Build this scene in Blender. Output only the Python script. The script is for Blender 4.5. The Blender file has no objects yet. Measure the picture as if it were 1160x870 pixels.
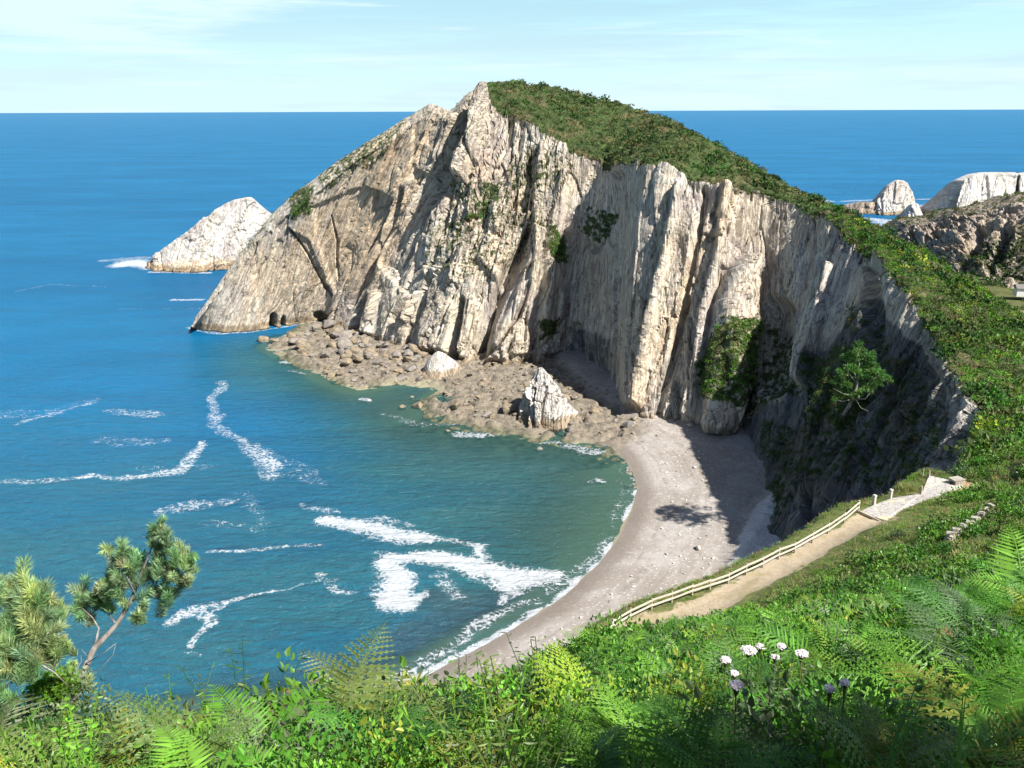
import bpy, math, random
import numpy as np
from mathutils import Matrix, Vector
rng = np.random.default_rng(7)
random.seed(7)
sc = bpy.context.scene
COL = sc.collection

# ------------------------------------------------------------------ camera
EYE = np.array([0., 0., 80.])
FOC = 970.0
pit = math.radians(17.72); rol = math.radians(0.2)
F_ = np.array([0, math.cos(pit), -math.sin(pit)])
U0 = np.array([0, math.sin(pit), math.cos(pit)])
R0 = np.array([1., 0, 0])
R_ = R0*math.cos(rol) - U0*math.sin(rol)
U_ = U0*math.cos(rol) + R0*math.sin(rol)

def ray(px, py):
    return F_ + (px-580)/FOC*R_ + (435-py)/FOC*U_
def P(px, py, t):
    return EYE + ray(px, py)*t
def Z(px, py, z=0.0):
    d = ray(px, py); return EYE + d*((z-80)/d[2])
def proj(V):
    D = V-EYE
    t = D@F_
    ts = np.where(t > .1, t, .1)
    return 580+FOC*(D@R_)/ts, 435-FOC*(D@U_)/ts, t

cam = bpy.data.cameras.new('camera'); cam.sensor_width = 36; cam.lens = 36*FOC/1160
cam.clip_start = .1; cam.clip_end = 200000
co = bpy.data.objects.new('camera', cam); COL.objects.link(co)
M4 = Matrix(((R_[0], U_[0], -F_[0], EYE[0]), (R_[1], U_[1], -F_[1], EYE[1]), (R_[2], U_[2], -F_[2], EYE[2]), (0, 0, 0, 1)))
co.matrix_world = M4
sc.camera = co

# ------------------------------------------------------------------ noise
def _h(*a, seed=0):
    h = np.full(np.shape(a[0]), (seed*2654435761 + 12345) & 0xffffffff, dtype=np.uint64)
    for k, x in enumerate(a):
        h = (h ^ (x.astype(np.int64).astype(np.uint64) & np.uint64(0xffffffff))*np.uint64((0x9E3779B1, 0x85EBCA77, 0xC2B2AE3D)[k])) & np.uint64(0xffffffff)
        h = ((h ^ (h >> np.uint64(15)))*np.uint64(0x2C1B3C6D)) & np.uint64(0xffffffff)
        h = ((h ^ (h >> np.uint64(12)))*np.uint64(0x297A2D39)) & np.uint64(0xffffffff)
    h = h ^ (h >> np.uint64(15))
    return (h & np.uint64(0xffffff)).astype(np.float64)/0xffffff
def n2(x, y, seed=0):
    xi = np.floor(x); yi = np.floor(y); fx = x-xi; fy = y-yi
    fx = fx*fx*(3-2*fx); fy = fy*fy*(3-2*fy)
    a = _h(xi, yi, seed=seed); b = _h(xi+1, yi, seed=seed); c = _h(xi, yi+1, seed=seed); d = _h(xi+1, yi+1, seed=seed)
    return ((a*(1-fx)+b*fx)*(1-fy)+(c*(1-fx)+d*fx)*fy)*2-1
def n3(x, y, z, seed=0):
    xi = np.floor(x); yi = np.floor(y); zi = np.floor(z)
    fx = x-xi; fy = y-yi; fz = z-zi
    fx = fx*fx*(3-2*fx); fy = fy*fy*(3-2*fy); fz = fz*fz*(3-2*fz)
    o = 0
    for i in (0, 1):
        for j in (0, 1):
            for k in (0, 1):
                o = o+_h(xi+i, yi+j, zi+k, seed=seed)*(fx if i else 1-fx)*(fy if j else 1-fy)*(fz if k else 1-fz)
    return o*2-1
def fb2(x, y, o=4, seed=0, g=.5):
    s = 0; a = 1; t = 0
    for i in range(o):
        s = s+a*n2(x*2**i+i*17.3, y*2**i+i*9.1, seed+i); t += a; a *= g
    return s/t
def fb3(V, sc_, o=4, seed=0, g=.5):
    s = 0; a = 1; t = 0
    for i in range(o):
        f = 2**i/sc_
        s = s+a*n3(V[..., 0]*f+i*7.7, V[..., 1]*f+3.1*i, V[..., 2]*f, seed+i); t += a; a *= g
    return s/t
def vor(x, y, seed=0):
    """cell random value, local tilt, edge distance"""
    xi = np.floor(x); yi = np.floor(y)
    d1 = np.full(x.shape, 9.); d2 = np.full(x.shape, 9.); r = np.zeros(x.shape); lx = np.zeros(x.shape); ly = np.zeros(x.shape)
    r2 = np.zeros(x.shape)
    for i in (-1, 0, 1):
        for j in (-1, 0, 1):
            cx = xi+i; cy = yi+j
            px = cx+_h(cx, cy, seed=seed); py = cy+_h(cx, cy, seed=seed+1)
            d = np.hypot(px-x, py-y)
            m = d < d1
            d2 = np.where(m, d1, np.minimum(d2, d))
            d1 = np.where(m, d, d1)
            r = np.where(m, _h(cx, cy, seed=seed+2), r); r2 = np.where(m, _h(cx, cy, seed=seed+3), r2)
            lx = np.where(m, x-px, lx); ly = np.where(m, y-py, ly)
    return r*2-1, r2*2-1, lx, ly, d2-d1
def sstep(a, b, x):
    t = np.clip((x-a)/(b-a), 0, 1); return t*t*(3-2*t)
def polydist(x, y, pts, vals=None):
    """distance to polyline, interpolated vals (list of per-vertex scalars), side sign"""
    best = np.full(np.shape(x), 1e18); out = [np.zeros(np.shape(x)) for _ in (vals or [])]
    side = np.zeros(np.shape(x)); par = np.zeros(np.shape(x))
    for i in range(len(pts)-1):
        ax, ay = pts[i][:2]; bx, by = pts[i+1][:2]
        dx = bx-ax; dy = by-ay; L = dx*dx+dy*dy+1e-12
        t = np.clip(((x-ax)*dx+(y-ay)*dy)/L, 0, 1)
        qx = x-(ax+t*dx); qy = y-(ay+t*dy)
        d = qx*qx+qy*qy
        m = d < best
        best = np.where(m, d, best)
        side = np.where(m, np.sign(dx*(y-ay)-dy*(x-ax)), side)
        par = np.where(m, i+t, par)
        for k, v in enumerate(vals or []):
            out[k] = np.where(m, v[i]*(1-t)+v[i+1]*t, out[k])
    return np.sqrt(best), out, side, par
def inpoly(x, y, pts):
    c = np.zeros(np.shape(x), bool); n = len(pts)
    for i in range(n):
        ax, ay = pts[i][:2]; bx, by = pts[(i+1) % n][:2]
        if ay == by: continue
        c ^= ((ay > y) != (by > y)) & (x < (bx-ax)*(y-ay)/(by-ay)+ax)
    return c
def polymask(x, y, pts, soft):
    """soft 0..1 mask inside polygon"""
    q = list(pts)+[pts[0]]
    d, _, _, _ = polydist(x, y, q)
    s = np.where(inpoly(x, y, pts), d, -d)
    return sstep(-soft, soft, s)

# ------------------------------------------------------------------ object helpers
def tag(o, label=None, cat=None, group=None, kind=None):
    if label: o['label'] = label
    if cat: o['category'] = cat
    if group: o['group'] = group
    if kind: o['kind'] = kind
    return o
def empty(name, loc, label, cat, group=None, rz=0):
    o = bpy.data.objects.new(name, None); COL.objects.link(o); o.location = [float(c) for c in loc]
    o.rotation_euler = (0, 0, rz); o.empty_display_size = .2
    return tag(o, label, cat, group)
def mesh_np(name, V, Fc, mat, parent=None, attrs=None, fattrs=None, smooth=False, loc=None):
    """V (n,3), Fc (m,k) int"""
    me = bpy.data.meshes.new(name)
    V = np.ascontiguousarray(V, np.float32); Fc = np.ascontiguousarray(Fc, np.int32)
    n, k = Fc.shape
    me.vertices.add(len(V)); me.vertices.foreach_set('co', V.ravel())
    me.loops.add(n*k); me.loops.foreach_set('vertex_index', Fc.ravel())
    me.polygons.add(n); me.polygons.foreach_set('loop_start', np.arange(0, n*k, k, dtype=np.int32))
    try: me.polygons.foreach_set('loop_total', np.full(n, k, np.int32))
    except Exception: pass
    me.update(calc_edges=True)
    me.polygons.foreach_set('use_smooth', np.full(n, bool(smooth)))
    for nm, a in (attrs or {}).items(): setattr_np(me, nm, a, 'POINT')
    for nm, a in (fattrs or {}).items(): setattr_np(me, nm, a, 'FACE')
    if mat: me.materials.append(mat)
    o = bpy.data.objects.new(name, me); COL.objects.link(o)
    if parent: o.parent = parent
    if loc is not None: o.location = [float(c) for c in loc]
    return o
def setattr_np(me, nm, a, dom):
    a = np.asarray(a, np.float32)
    if a.ndim == 1:
        t = me.attributes.new(nm, 'FLOAT', dom); t.data.foreach_set('value', a)
    elif a.shape[1] == 3:
        t = me.attributes.new(nm, 'FLOAT_VECTOR', dom); t.data.foreach_set('vector', a.ravel())
    else:
        t = me.attributes.new(nm, 'FLOAT_COLOR', dom); t.data.foreach_set('color', a.ravel())
def gridfaces(nu, nv):
    i = np.arange(nu-1)[:, None]*nv+np.arange(nv-1)[None, :]
    return np.stack([i, i+nv, i+nv+1, i+1], -1).reshape(-1, 4)

class MB:
    """small mesh builder"""
    def __init__(s): s.v = []; s.f = []
    def add(s, v, f):
        b = len(s.v); s.v += [tuple(map(float, q)) for q in v]; s.f += [tuple(i+b for i in q) for q in f]; return s
    def box(s, c, d, rz=0, jit=0, M=None, taper=1.0):
        vs = []
        for k in (-1, 1):
            for (i, j) in ((-1, -1), (1, -1), (1, 1), (-1, 1)):
                tt = taper if k > 0 else 1
                p = [i*d[0]/2*tt, j*d[1]/2*tt, k*d[2]/2]
                p = [q+random.uniform(-jit, jit) for q in p]
                if M is not None: p = list(M@Vector(p))
                x, y = p[0]*math.cos(rz)-p[1]*math.sin(rz), p[0]*math.sin(rz)+p[1]*math.cos(rz)
                vs.append((c[0]+x, c[1]+y, c[2]+p[2]))
        return s.add(vs, [(0, 3, 2, 1), (4, 5, 6, 7), (0, 1, 5, 4), (1, 2, 6, 5), (2, 3, 7, 6), (3, 0, 4, 7)])
    def tube(s, pts, rads, n=8, cap=True):
        pts = [Vector([float(c) for c in p]) for p in pts]
        b0 = None; vs = []; fs = []
        for i, p in enumerate(pts):
            d = (pts[min(i+1, len(pts)-1)]-pts[max(i-1, 0)]).normalized()
            a = d.orthogonal().normalized() if b0 is None else (b0-d*b0.dot(d)).normalized()
            b0 = a; c = d.cross(a)
            for k in range(n):
                th = 2*math.pi*k/n
                vs.append(p+(a*math.cos(th)+c*math.sin(th))*rads[i])
        for i in range(len(pts)-1):
            for k in range(n):
                fs.append((i*n+k, i*n+(k+1) % n, (i+1)*n+(k+1) % n, (i+1)*n+k))
        if cap:
            fs.append(tuple(range(n-1, -1, -1))); fs.append(tuple((len(pts)-1)*n+k for k in range(n)))
        return s.add(vs, fs)
    def build(s, name, mat, parent=None, bevel=0, smooth=False):
        me = bpy.data.meshes.new(name); me.from_pydata(s.v, [], s.f); me.update()
        if mat: me.materials.append(mat)
        if smooth:
            for p in me.polygons: p.use_smooth = True
        o = bpy.data.objects.new(name, me); COL.objects.link(o)
        if parent:
            o.parent = parent
            L = parent.matrix_basis.inverted() if True else None
            # geometry is given in world space: keep it there
            o.matrix_parent_inverse = parent_inv(parent)
        if bevel:
            m = o.modifiers.new('bevel', 'BEVEL'); m.width = bevel; m.segments = 2
        return o
def parent_inv(p):
    M = Matrix.LocRotScale(p.location, p.rotation_euler, p.scale)
    q = p.parent
    while q:
        M = Matrix.LocRotScale(q.location, q.rotation_euler, q.scale)@M; q = q.parent
    return M.inverted()

# ------------------------------------------------------------------ materials
class NT:
    def __init__(s, name):
        s.m = bpy.data.materials.new(name); s.m.use_nodes = True; s.t = s.m.node_tree; s.t.nodes.clear()
        s.out = s.n('ShaderNodeOutputMaterial')
    def n(s, ty, **kw):
        nd = s.t.nodes.new(ty)
        for k, v in kw.items():
            if k.startswith('_'): setattr(nd, k[1:], v)
            else:
                key = int(k[1:]) if (k[0] == 'i' and k[1:].isdigit()) else k.replace('__', ' ')
                s.put(nd, key, v)
        return nd
    def put(s, nd, key, v):
        i = nd.inputs[key]
        if hasattr(v, 'is_output') or isinstance(v, bpy.types.NodeSocket): s.t.links.new(v, i)
        else: i.default_value = v
    def attr(s, nm, out='Fac'): return s.n('ShaderNodeAttribute', _attribute_name=nm).outputs[out]
    def pos(s): return s.n('ShaderNodeNewGeometry').outputs['Position']
    def mapv(s, v, scale, rot=(0, 0, 0)): return s.n('ShaderNodeMapping', Vector=v, Scale=scale, Rotation=rot).outputs[0]
    def noise(s, v, scale, detail=4, rough=.55, dist=0): return s.n('ShaderNodeTexNoise', Vector=v, Scale=scale, Detail=detail, Roughness=rough, Distortion=dist).outputs[0]
    def voro(s, v, scale, feat='F1', out='Distance', rnd=1): return s.n('ShaderNodeTexVoronoi', _feature=feat, Vector=v, Scale=scale, Randomness=rnd).outputs[out]
    def math(s, op, a, b=0., c=None, clamp=False):
        nd = s.n('ShaderNodeMath', _operation=op, _use_clamp=clamp, i0=a, i1=b)
        if c is not None: s.put(nd, 2, c)
        return nd.outputs[0]
    def rng(s, v, a, b, c=0., d=1.):
        return s.n('ShaderNodeMapRange', _interpolation_type='SMOOTHSTEP', Value=v, i1=a, i2=b, i3=c, i4=d).outputs[0]
    def mix(s, f, a, b, mode='MIX'):
        nd = s.n('ShaderNodeMix', _data_type='RGBA', _blend_type=mode, i0=f)
        for i, v in ((6, a), (7, b)):
            if isinstance(v, (tuple, list)) and len(v) == 3: v = (*v, 1)
            s.put(nd, i, v)
        return nd.outputs[2]
    def ramp(s, v, stops):
        nd = s.n('ShaderNodeValToRGB', Fac=v); cr = nd.color_ramp
        while len(cr.elements) < len(stops): cr.elements.new(.5)
        for e, (p_, c) in zip(cr.elements, stops): e.position = p_; e.color = (*c, 1)
        return nd.outputs[0]
    def bump(s, h, st, dist, nrm=None):
        nd = s.n('ShaderNodeBump', Strength=st, Distance=dist, Height=h)
        if nrm is not None: s.put(nd, 'Normal', nrm)
        return nd.outputs[0]
    def bsdf(s, col, rough=.8, nrm=None, spec=.3, **kw):
        nd = s.n('ShaderNodeBsdfPrincipled')
        if isinstance(col, (tuple, list)): col = (*col[:3], 1)
        s.put(nd, 'Base Color', col); s.put(nd, 'Roughness', rough); s.put(nd, 'Specular IOR Level', spec)
        if nrm is not None: s.put(nd, 'Normal', nrm)
        for k, v in kw.items(): s.put(nd, k.replace('__', ' '), v)
        return nd.outputs[0]
    def done(s, sh): s.t.links.new(sh, s.out.inputs['Surface']); return s.m

def rock_mat(name, light, tan, dark, veg=(.065, .10, .03), tidez=2.2, streak=1.0, bumpk=1.0):
    g = NT(name); pos = g.pos(); s = g.attr('suv', 'Vector')
    st1 = g.noise(g.mapv(s, (.55, .035, 1)), 1.0, 6, .65, .6)
    st2 = g.noise(g.mapv(s, (2.2, .12, 1)), 1.0, 5, .6, .4)
    big = g.noise(pos, .045, 4, .6)
    med = g.noise(pos, .28, 6, .65)
    fine = g.noise(pos, 1.6, 6, .7)
    c = g.mix(g.rng(big, .38, .62), light, tan)
    c = g.mix(g.math('MULTIPLY', g.rng(st1, .48, .66), .75*streak), c, [x*1.18 for x in tan])
    c = g.mix(g.math('MULTIPLY', g.rng(st2, .55, .72), .55*streak), c, dark)
    c = g.mix(g.math('MULTIPLY', g.rng(med, .54, .74), .55), c, dark)
    bnd = g.noise(g.mapv(s, (.16, .006, 1)), 1.0, 4, .6)
    c = g.mix(g.math('MULTIPLY', g.rng(bnd, .5, .6), .6), c, [light[0]*1.1, light[1]*1.04, light[2]*.9])
    c = g.mix(g.math('MULTIPLY', g.rng(bnd, .45, .36), .45), c, [x*1.25 for x in dark])
    sj = g.math('ABSOLUTE', g.math('SUBTRACT', g.noise(g.mapv(s, (.3, .014, 1)), 1.0, 3, .6), .5))
    c = g.mix(g.math('MULTIPLY', g.rng(sj, .012, .0), .7), c, [x*.4 for x in dark])
    pur = g.noise(pos, .07, 4, .6, .5)
    c = g.mix(g.math('MULTIPLY', g.rng(pur, .52, .62), .5), c, (.36, .30, .28))
    och = g.attr('ochre')
    c = g.mix(g.math('MULTIPLY', och, g.rng(st1, .3, .6)), c, (.60, .46, .31))
    c = g.mix(g.math('MULTIPLY', g.rng(fine, .46, .30), .5), c, [x*.45 for x in dark])
    crk = g.voro(g.mapv(s, (.42, .13, 1)), 1.0, 'DISTANCE_TO_EDGE')
    wob = g.math('ADD', crk, g.math('MULTIPLY', g.math('SUBTRACT', fine, .5), .1))
    rdg = g.math('ABSOLUTE', g.math('SUBTRACT', g.noise(g.mapv(s, (.5, .09, 1)), 1.0, 5, .7, 1.2), .5))
    c = g.mix(g.math('MULTIPLY', g.rng(rdg, .014, .0), .6), c, [x*.35 for x in dark])
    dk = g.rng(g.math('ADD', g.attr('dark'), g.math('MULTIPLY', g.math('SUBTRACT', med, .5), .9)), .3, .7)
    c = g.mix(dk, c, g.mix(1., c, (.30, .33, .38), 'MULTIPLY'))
    # tide line
    sep = g.n('ShaderNodeSeparateXYZ', Vector=pos).outputs[2]
    zz = g.math('ADD', sep, g.math('MULTIPLY', med, -2.0))
    c = g.mix(g.math('MULTIPLY', g.rng(zz, tidez, tidez-1.2), .8), c, (.27, .2, .12))
    c = g.mix(g.rng(zz, -.35, -.85), c, (.07, .06, .045))
    # vegetation
    vg = g.attr('veg')
    vf = g.rng(g.math('ADD', vg, g.math('MULTIPLY', g.math('SUBTRACT', g.noise(pos, .55, 7, .72), .5), 1.7)), .45, .62)
    vn = g.noise(pos, .5, 5, .7)
    vc = g.mix(g.rng(vn, .35, .65), [x*.55 for x in veg], veg)
    vc = g.mix(g.rng(g.noise(pos, .12, 3), .5, .68), vc, (.12, .105, .05))
    c = g.mix(vf, c, vc)
    h = g.math('ADD', g.math('MULTIPLY', st1, 1.2), g.math('ADD', g.math('MULTIPLY', med, 1.0), g.math('MULTIPLY', fine, .35)))
    h = g.math('ADD', h, g.math('MULTIPLY', g.rng(rdg, .0, .03), .35))
    nr = g.bump(h, .9*bumpk, .9)
    return g.done(g.bsdf(c, .88, nr, .2))

M_ROCK = rock_mat('cliff rock', (.54, .51, .455), (.48, .415, .33), (.19, .16, .135), streak=.6)
M_WHITE = rock_mat('white rock', (.62, .60, .57), (.52, .49, .45), (.32, .29, .26), streak=.35)
M_FAR = rock_mat('far rock', (.44, .38, .32), (.36, .29, .22), (.15, .12, .09), veg=(.055, .08, .03), tidez=1.0)

def leaf_mat(name, mul=1.0, trans=.35, rough=.45, spec=.35):
    g = NT(name); c = g.attr('tint', 'Color')
    n = g.noise(g.pos(), 3.0, 2)
    c = g.mix(.6, c, g.ramp(n, [(.3, (.6, .6, .6)), (.7, (1.25, 1.25, 1.25))]), 'MULTIPLY')
    b = g.bsdf(c, rough, None, spec)
    tr = g.n('ShaderNodeBsdfTranslucent', Color=g.mix(1, c, (1.15, 1.25, .6), 'MULTIPLY')).outputs[0]
    ms = g.n('ShaderNodeMixShader', Fac=trans); g.put(ms, 1, b); g.put(ms, 2, tr)
    return g.done(ms.outputs[0])
M_LEAF = leaf_mat('leaves')
M_NEEDLE = leaf_mat('pine needles', trans=.2)
M_HEATH = leaf_mat('heath leaves', trans=.15, rough=.7, spec=.15)

def wood_mat(name, a, b, sc_=(6, 6, 1)):
    g = NT(name); pos = g.pos()
    n = g.noise(g.mapv(pos, sc_), 3, 5, .6)
    c = g.mix(g.rng(n, .35, .65), a, b)
    return g.done(g.bsdf(c, .8, g.bump(n, .5, .01), .2))
M_RAIL = wood_mat('weathered rail wood', (.58, .54, .47), (.38, .34, .29))
M_POST = wood_mat('post wood', (.42, .36, .26), (.24, .2, .14))
M_BARK = wood_mat('pine bark', (.27, .26, .245), (.14, .13, .12))
M_TWIG = wood_mat('dead twig', (.38, .34, .29), (.25, .21, .18))
M_STEM = wood_mat('green stem', (.16, .18, .05), (.10, .12, .04))
def stone_mat(name, a, b, c3=(.08, .07, .06), sc_=1.0):
    g = NT(name); pos = g.pos()
    n = g.noise(pos, 1.3*sc_, 6, .65); f = g.noise(pos, 7*sc_, 5, .7); v = g.voro(pos, 2.3*sc_)
    c = g.mix(g.rng(n, .4, .62), a, b)
    c = g.mix(g.math('MULTIPLY', g.rng(f, .5, .36), .5), c, c3)
    h = g.math('ADD', n, g.math('MULTIPLY', f, .3))
    return g.done(g.bsdf(c, .85, g.bump(h, .8, .25/sc_), .25))
M_BROWN = stone_mat('brown boulder', (.28, .225, .155), (.17, .14, .10), sc_=.6)
M_GREYB = stone_mat('grey boulder', (.26, .235, .21), (.17, .15, .13), sc_=.6)
M_PALE = stone_mat('pale boulder', (.62, .58, .52), (.48, .43, .37), (.2, .18, .15), sc_=.6)
M_DARKS = stone_mat('dark stone', (.1, .08, .07), (.06, .05, .045))
M_MASON = stone_mat('wall stone', (.38, .35, .30), (.24, .22, .18), sc_=3)

# ------------------------------------------------------------------ lofted cliffs
def loft(name, cols, mat, step=.5, nf=200, nt=60, nb=14, amp=1.0, cell=(7, 30), lean=None, feats=(), veg=None, ochre=(),
         topveg=1.0, kind=None, label=None, cat=None, dome=2.0, seed=1, rough_rows=None, bulge=0.0, sharp=1.0, backamp=.5, ampf=None, tvf=None, dark=(), spike=0.0, steps=()):
    """cols: list of (B, C, S, D) world points. Face B->C, top C->S, back S->D"""
    A = np.array(cols, float)             # n,4,3
    n = len(A)
    seg = np.linalg.norm(np.diff(A[:, 0], axis=0), axis=1)*.5+np.linalg.norm(np.diff(A[:, 1], axis=0), axis=1)*.5
    cum = np.concatenate([[0], np.cumsum(seg)])
    nu = int(cum[-1]/step)+2
    s = np.linspace(0, cum[-1], nu)
    R = np.zeros((nu, 4, 3))
    for k in range(4):
        for c in range(3): R[:, k, c] = np.interp(s, cum, A[:, k, c])
    # light smoothing along u
    ker = np.hanning(int(2.5/step)*2+3); ker /= ker.sum(); hw = len(ker)//2
    Rp = np.pad(R, ((hw, hw), (0, 0), (0, 0)), mode='edge')
    R = sum(Rp[i:i+nu]*ker[i] for i in range(len(ker)))
    vf = np.linspace(0, 1, nf)[None, :, None]
    face = R[:, 0:1]*(1-vf)+R[:, 1:2]*vf
    hor = (R[:, 0:1]-R[:, 1:2]).copy(); hor[..., 2] = 0
    face = face+hor*bulge*np.sin(vf*math.pi)
    vt = np.linspace(0, 1, nt+1)[None, 1:, None]
    top = R[:, 1:2]*(1-vt)+R[:, 2:3]*vt
    top[..., 2] += (dome*np.sin(vt*math.pi))[..., 0]
    vb = np.linspace(0, 1, nb+1)[None, 1:, None]
    back = R[:, 2:3]*(1-vb)+R[:, 3:4]*vb
    back[..., 2] = R[:, 2:3, 2]+(R[:, 3:4, 2]-R[:, 2:3, 2])*(vb[..., 0]**1.5)
    G = np.concatenate([face, top, back], 1); nv = G.shape[1]
    du = np.gradient(G, axis=0); dv = np.gradient(G, axis=1)
    N = np.cross(du, dv); N /= np.linalg.norm(N, axis=2, keepdims=True)+1e-9
    for _ in range(3):
        Np = np.pad(N, ((2, 2), (2, 2), (0, 0)), mode='edge'); N = sum(Np[i:i+nu, j:j+nv] for i in (0, 2, 4) for j in (0, 2, 4))
        N /= np.linalg.norm(N, axis=2, keepdims=True)+1e-9
    x, y, t = proj(G)
    S = np.repeat(s[:, None], nv, 1)
    fl = np.linalg.norm(R[:, 1]-R[:, 0], axis=1)
    tl = np.linalg.norm(R[:, 2]-R[:, 1], axis=1)
    W = np.concatenate([np.linspace(0, 1, nf)[None]*fl[:, None], fl[:, None]+np.linspace(0, 1, nt+1)[None, 1:]*tl[:, None],
                        (fl+tl)[:, None]+np.linspace(0, 1, nb+1)[None, 1:]*60], 1)
    isface = np.concatenate([np.ones(nf), np.zeros(nt), np.zeros(nb)])[None]*np.ones((nu, 1))
    ef = np.concatenate([np.ones(nf-2), np.array([.7, .55, .4, .3, .2, .1]), np.zeros(nt+nb-4)])[None]  # rock weight
    hgt = np.clip(fl/20, .12, 1)[:, None]
    lx = lean(S, W, x, y) if lean is not None else 0.0
    s2 = S+lx+2.2*fb2(S/15, W/22, 3, seed+5)
    w2 = W+3*fb2(S/9, W/9, 3, seed+9)
    D = 0
    for (cs, cw, a) in ((cell[0]*2.2, cell[1]*1.6, 2.6), (cell[0], cell[1], 1.5), (cell[0]*.5, cell[1]*.26, .8), (cell[0]*.2, cell[1]*.09, .36)):
        r, r2_, lx_, ly_, e = vor(s2/cs+seed, w2/cw, seed+int(cs*3))
        d = a*(.55*r+.9*r2_*lx_+.5*r*ly_)
        d = d-a*.35*(1-sstep(0, .10, e))
        if cs < cell[0]*.9: d = d*(.25+1.1*sstep(-.25, .35, fb2(S/16+cs, W/26, 3, seed+33)))
        D = D+d
    D = D+.55*fb3(G, 2.2, 4, seed+3)+1.8*fb3(G, 14, 3, seed+2)
    rockw = ef*np.minimum(1, hgt)
    # keep base of face from drifting too much
    if ampf is not None: D = D*ampf(x, y)
    D = D*amp*rockw
    fx = 0
    for (pl, soft, dep) in steps:
        fx = fx+dep*polymask(x+2*fb2(G[..., 0]/4, G[..., 2]/4, 3, 68), y+2*fb2(G[..., 0]/4+9, G[..., 2]/4, 3, 69), pl, soft)*isface
    for (pl, w, dep) in feats:
        if isinstance(w, (int, float)): w = [w]*len(pl)
        d, o, _, _ = polydist(x, y, pl, [w])
        fx = fx+dep*np.exp(-(d/np.maximum(o[0], .5))**4)*isface
    D = D+fx
    vg = np.zeros((nu, nv))
    tv = tvf(x) if tvf is not None else topveg
    vg = np.maximum(vg, (1-isface)*tv)
    edge = np.linspace(0, 1, nf)
    cr = sstep(.975, 1.0, edge)[None]*.5*(tv[:, :nf] if tvf is not None else topveg)
    vg[:, :nf] = np.maximum(vg[:, :nf], cr)
    xw = x+9*fb2(G[..., 0]/7+G[..., 1]/9, G[..., 2]/7, 4, 66); yw = y+9*fb2(G[..., 0]/7+G[..., 1]/9+40, G[..., 2]/7, 4, 67)
    for (pl, soft, k) in (veg or ()):
        vg = np.maximum(vg, polymask(xw, yw, pl, soft*1.3)*k)
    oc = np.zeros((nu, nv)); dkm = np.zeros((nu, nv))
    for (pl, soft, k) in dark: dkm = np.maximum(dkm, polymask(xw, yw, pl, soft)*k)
    for (pl, soft, k) in ochre: oc = np.maximum(oc, polymask(x, y, pl, soft)*k)
    # bushy bumps on vegetation
    vb_ = np.clip(vg*1.5-.4, 0, 1)*(1-isface*.5)
    r, r2_, _, _, e = vor(G[..., 0]/2.6, G[..., 1]/2.6+G[..., 2]/3, 77)
    D = D+vb_*(.9*np.sqrt(np.clip(e, 0, 1))+.4*r+1.1*fb3(G, 9, 3, 55))*min(1, backamp*2)
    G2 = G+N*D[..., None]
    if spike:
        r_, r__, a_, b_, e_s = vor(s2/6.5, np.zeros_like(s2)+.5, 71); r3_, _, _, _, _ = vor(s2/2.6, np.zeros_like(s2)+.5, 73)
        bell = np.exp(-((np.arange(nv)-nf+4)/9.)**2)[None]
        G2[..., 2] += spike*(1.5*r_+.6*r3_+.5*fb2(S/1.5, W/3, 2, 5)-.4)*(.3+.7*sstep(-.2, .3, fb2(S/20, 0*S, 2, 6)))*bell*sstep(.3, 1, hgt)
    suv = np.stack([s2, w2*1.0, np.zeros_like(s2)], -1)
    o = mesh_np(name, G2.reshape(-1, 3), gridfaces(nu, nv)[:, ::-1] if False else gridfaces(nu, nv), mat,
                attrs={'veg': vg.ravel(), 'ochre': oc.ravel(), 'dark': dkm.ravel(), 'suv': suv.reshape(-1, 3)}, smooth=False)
    tag(o, label, cat, None, kind)
    return o, dict(G=G2, N=N, veg=vg, x=x, y=y, t=t, isface=isface)

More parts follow.
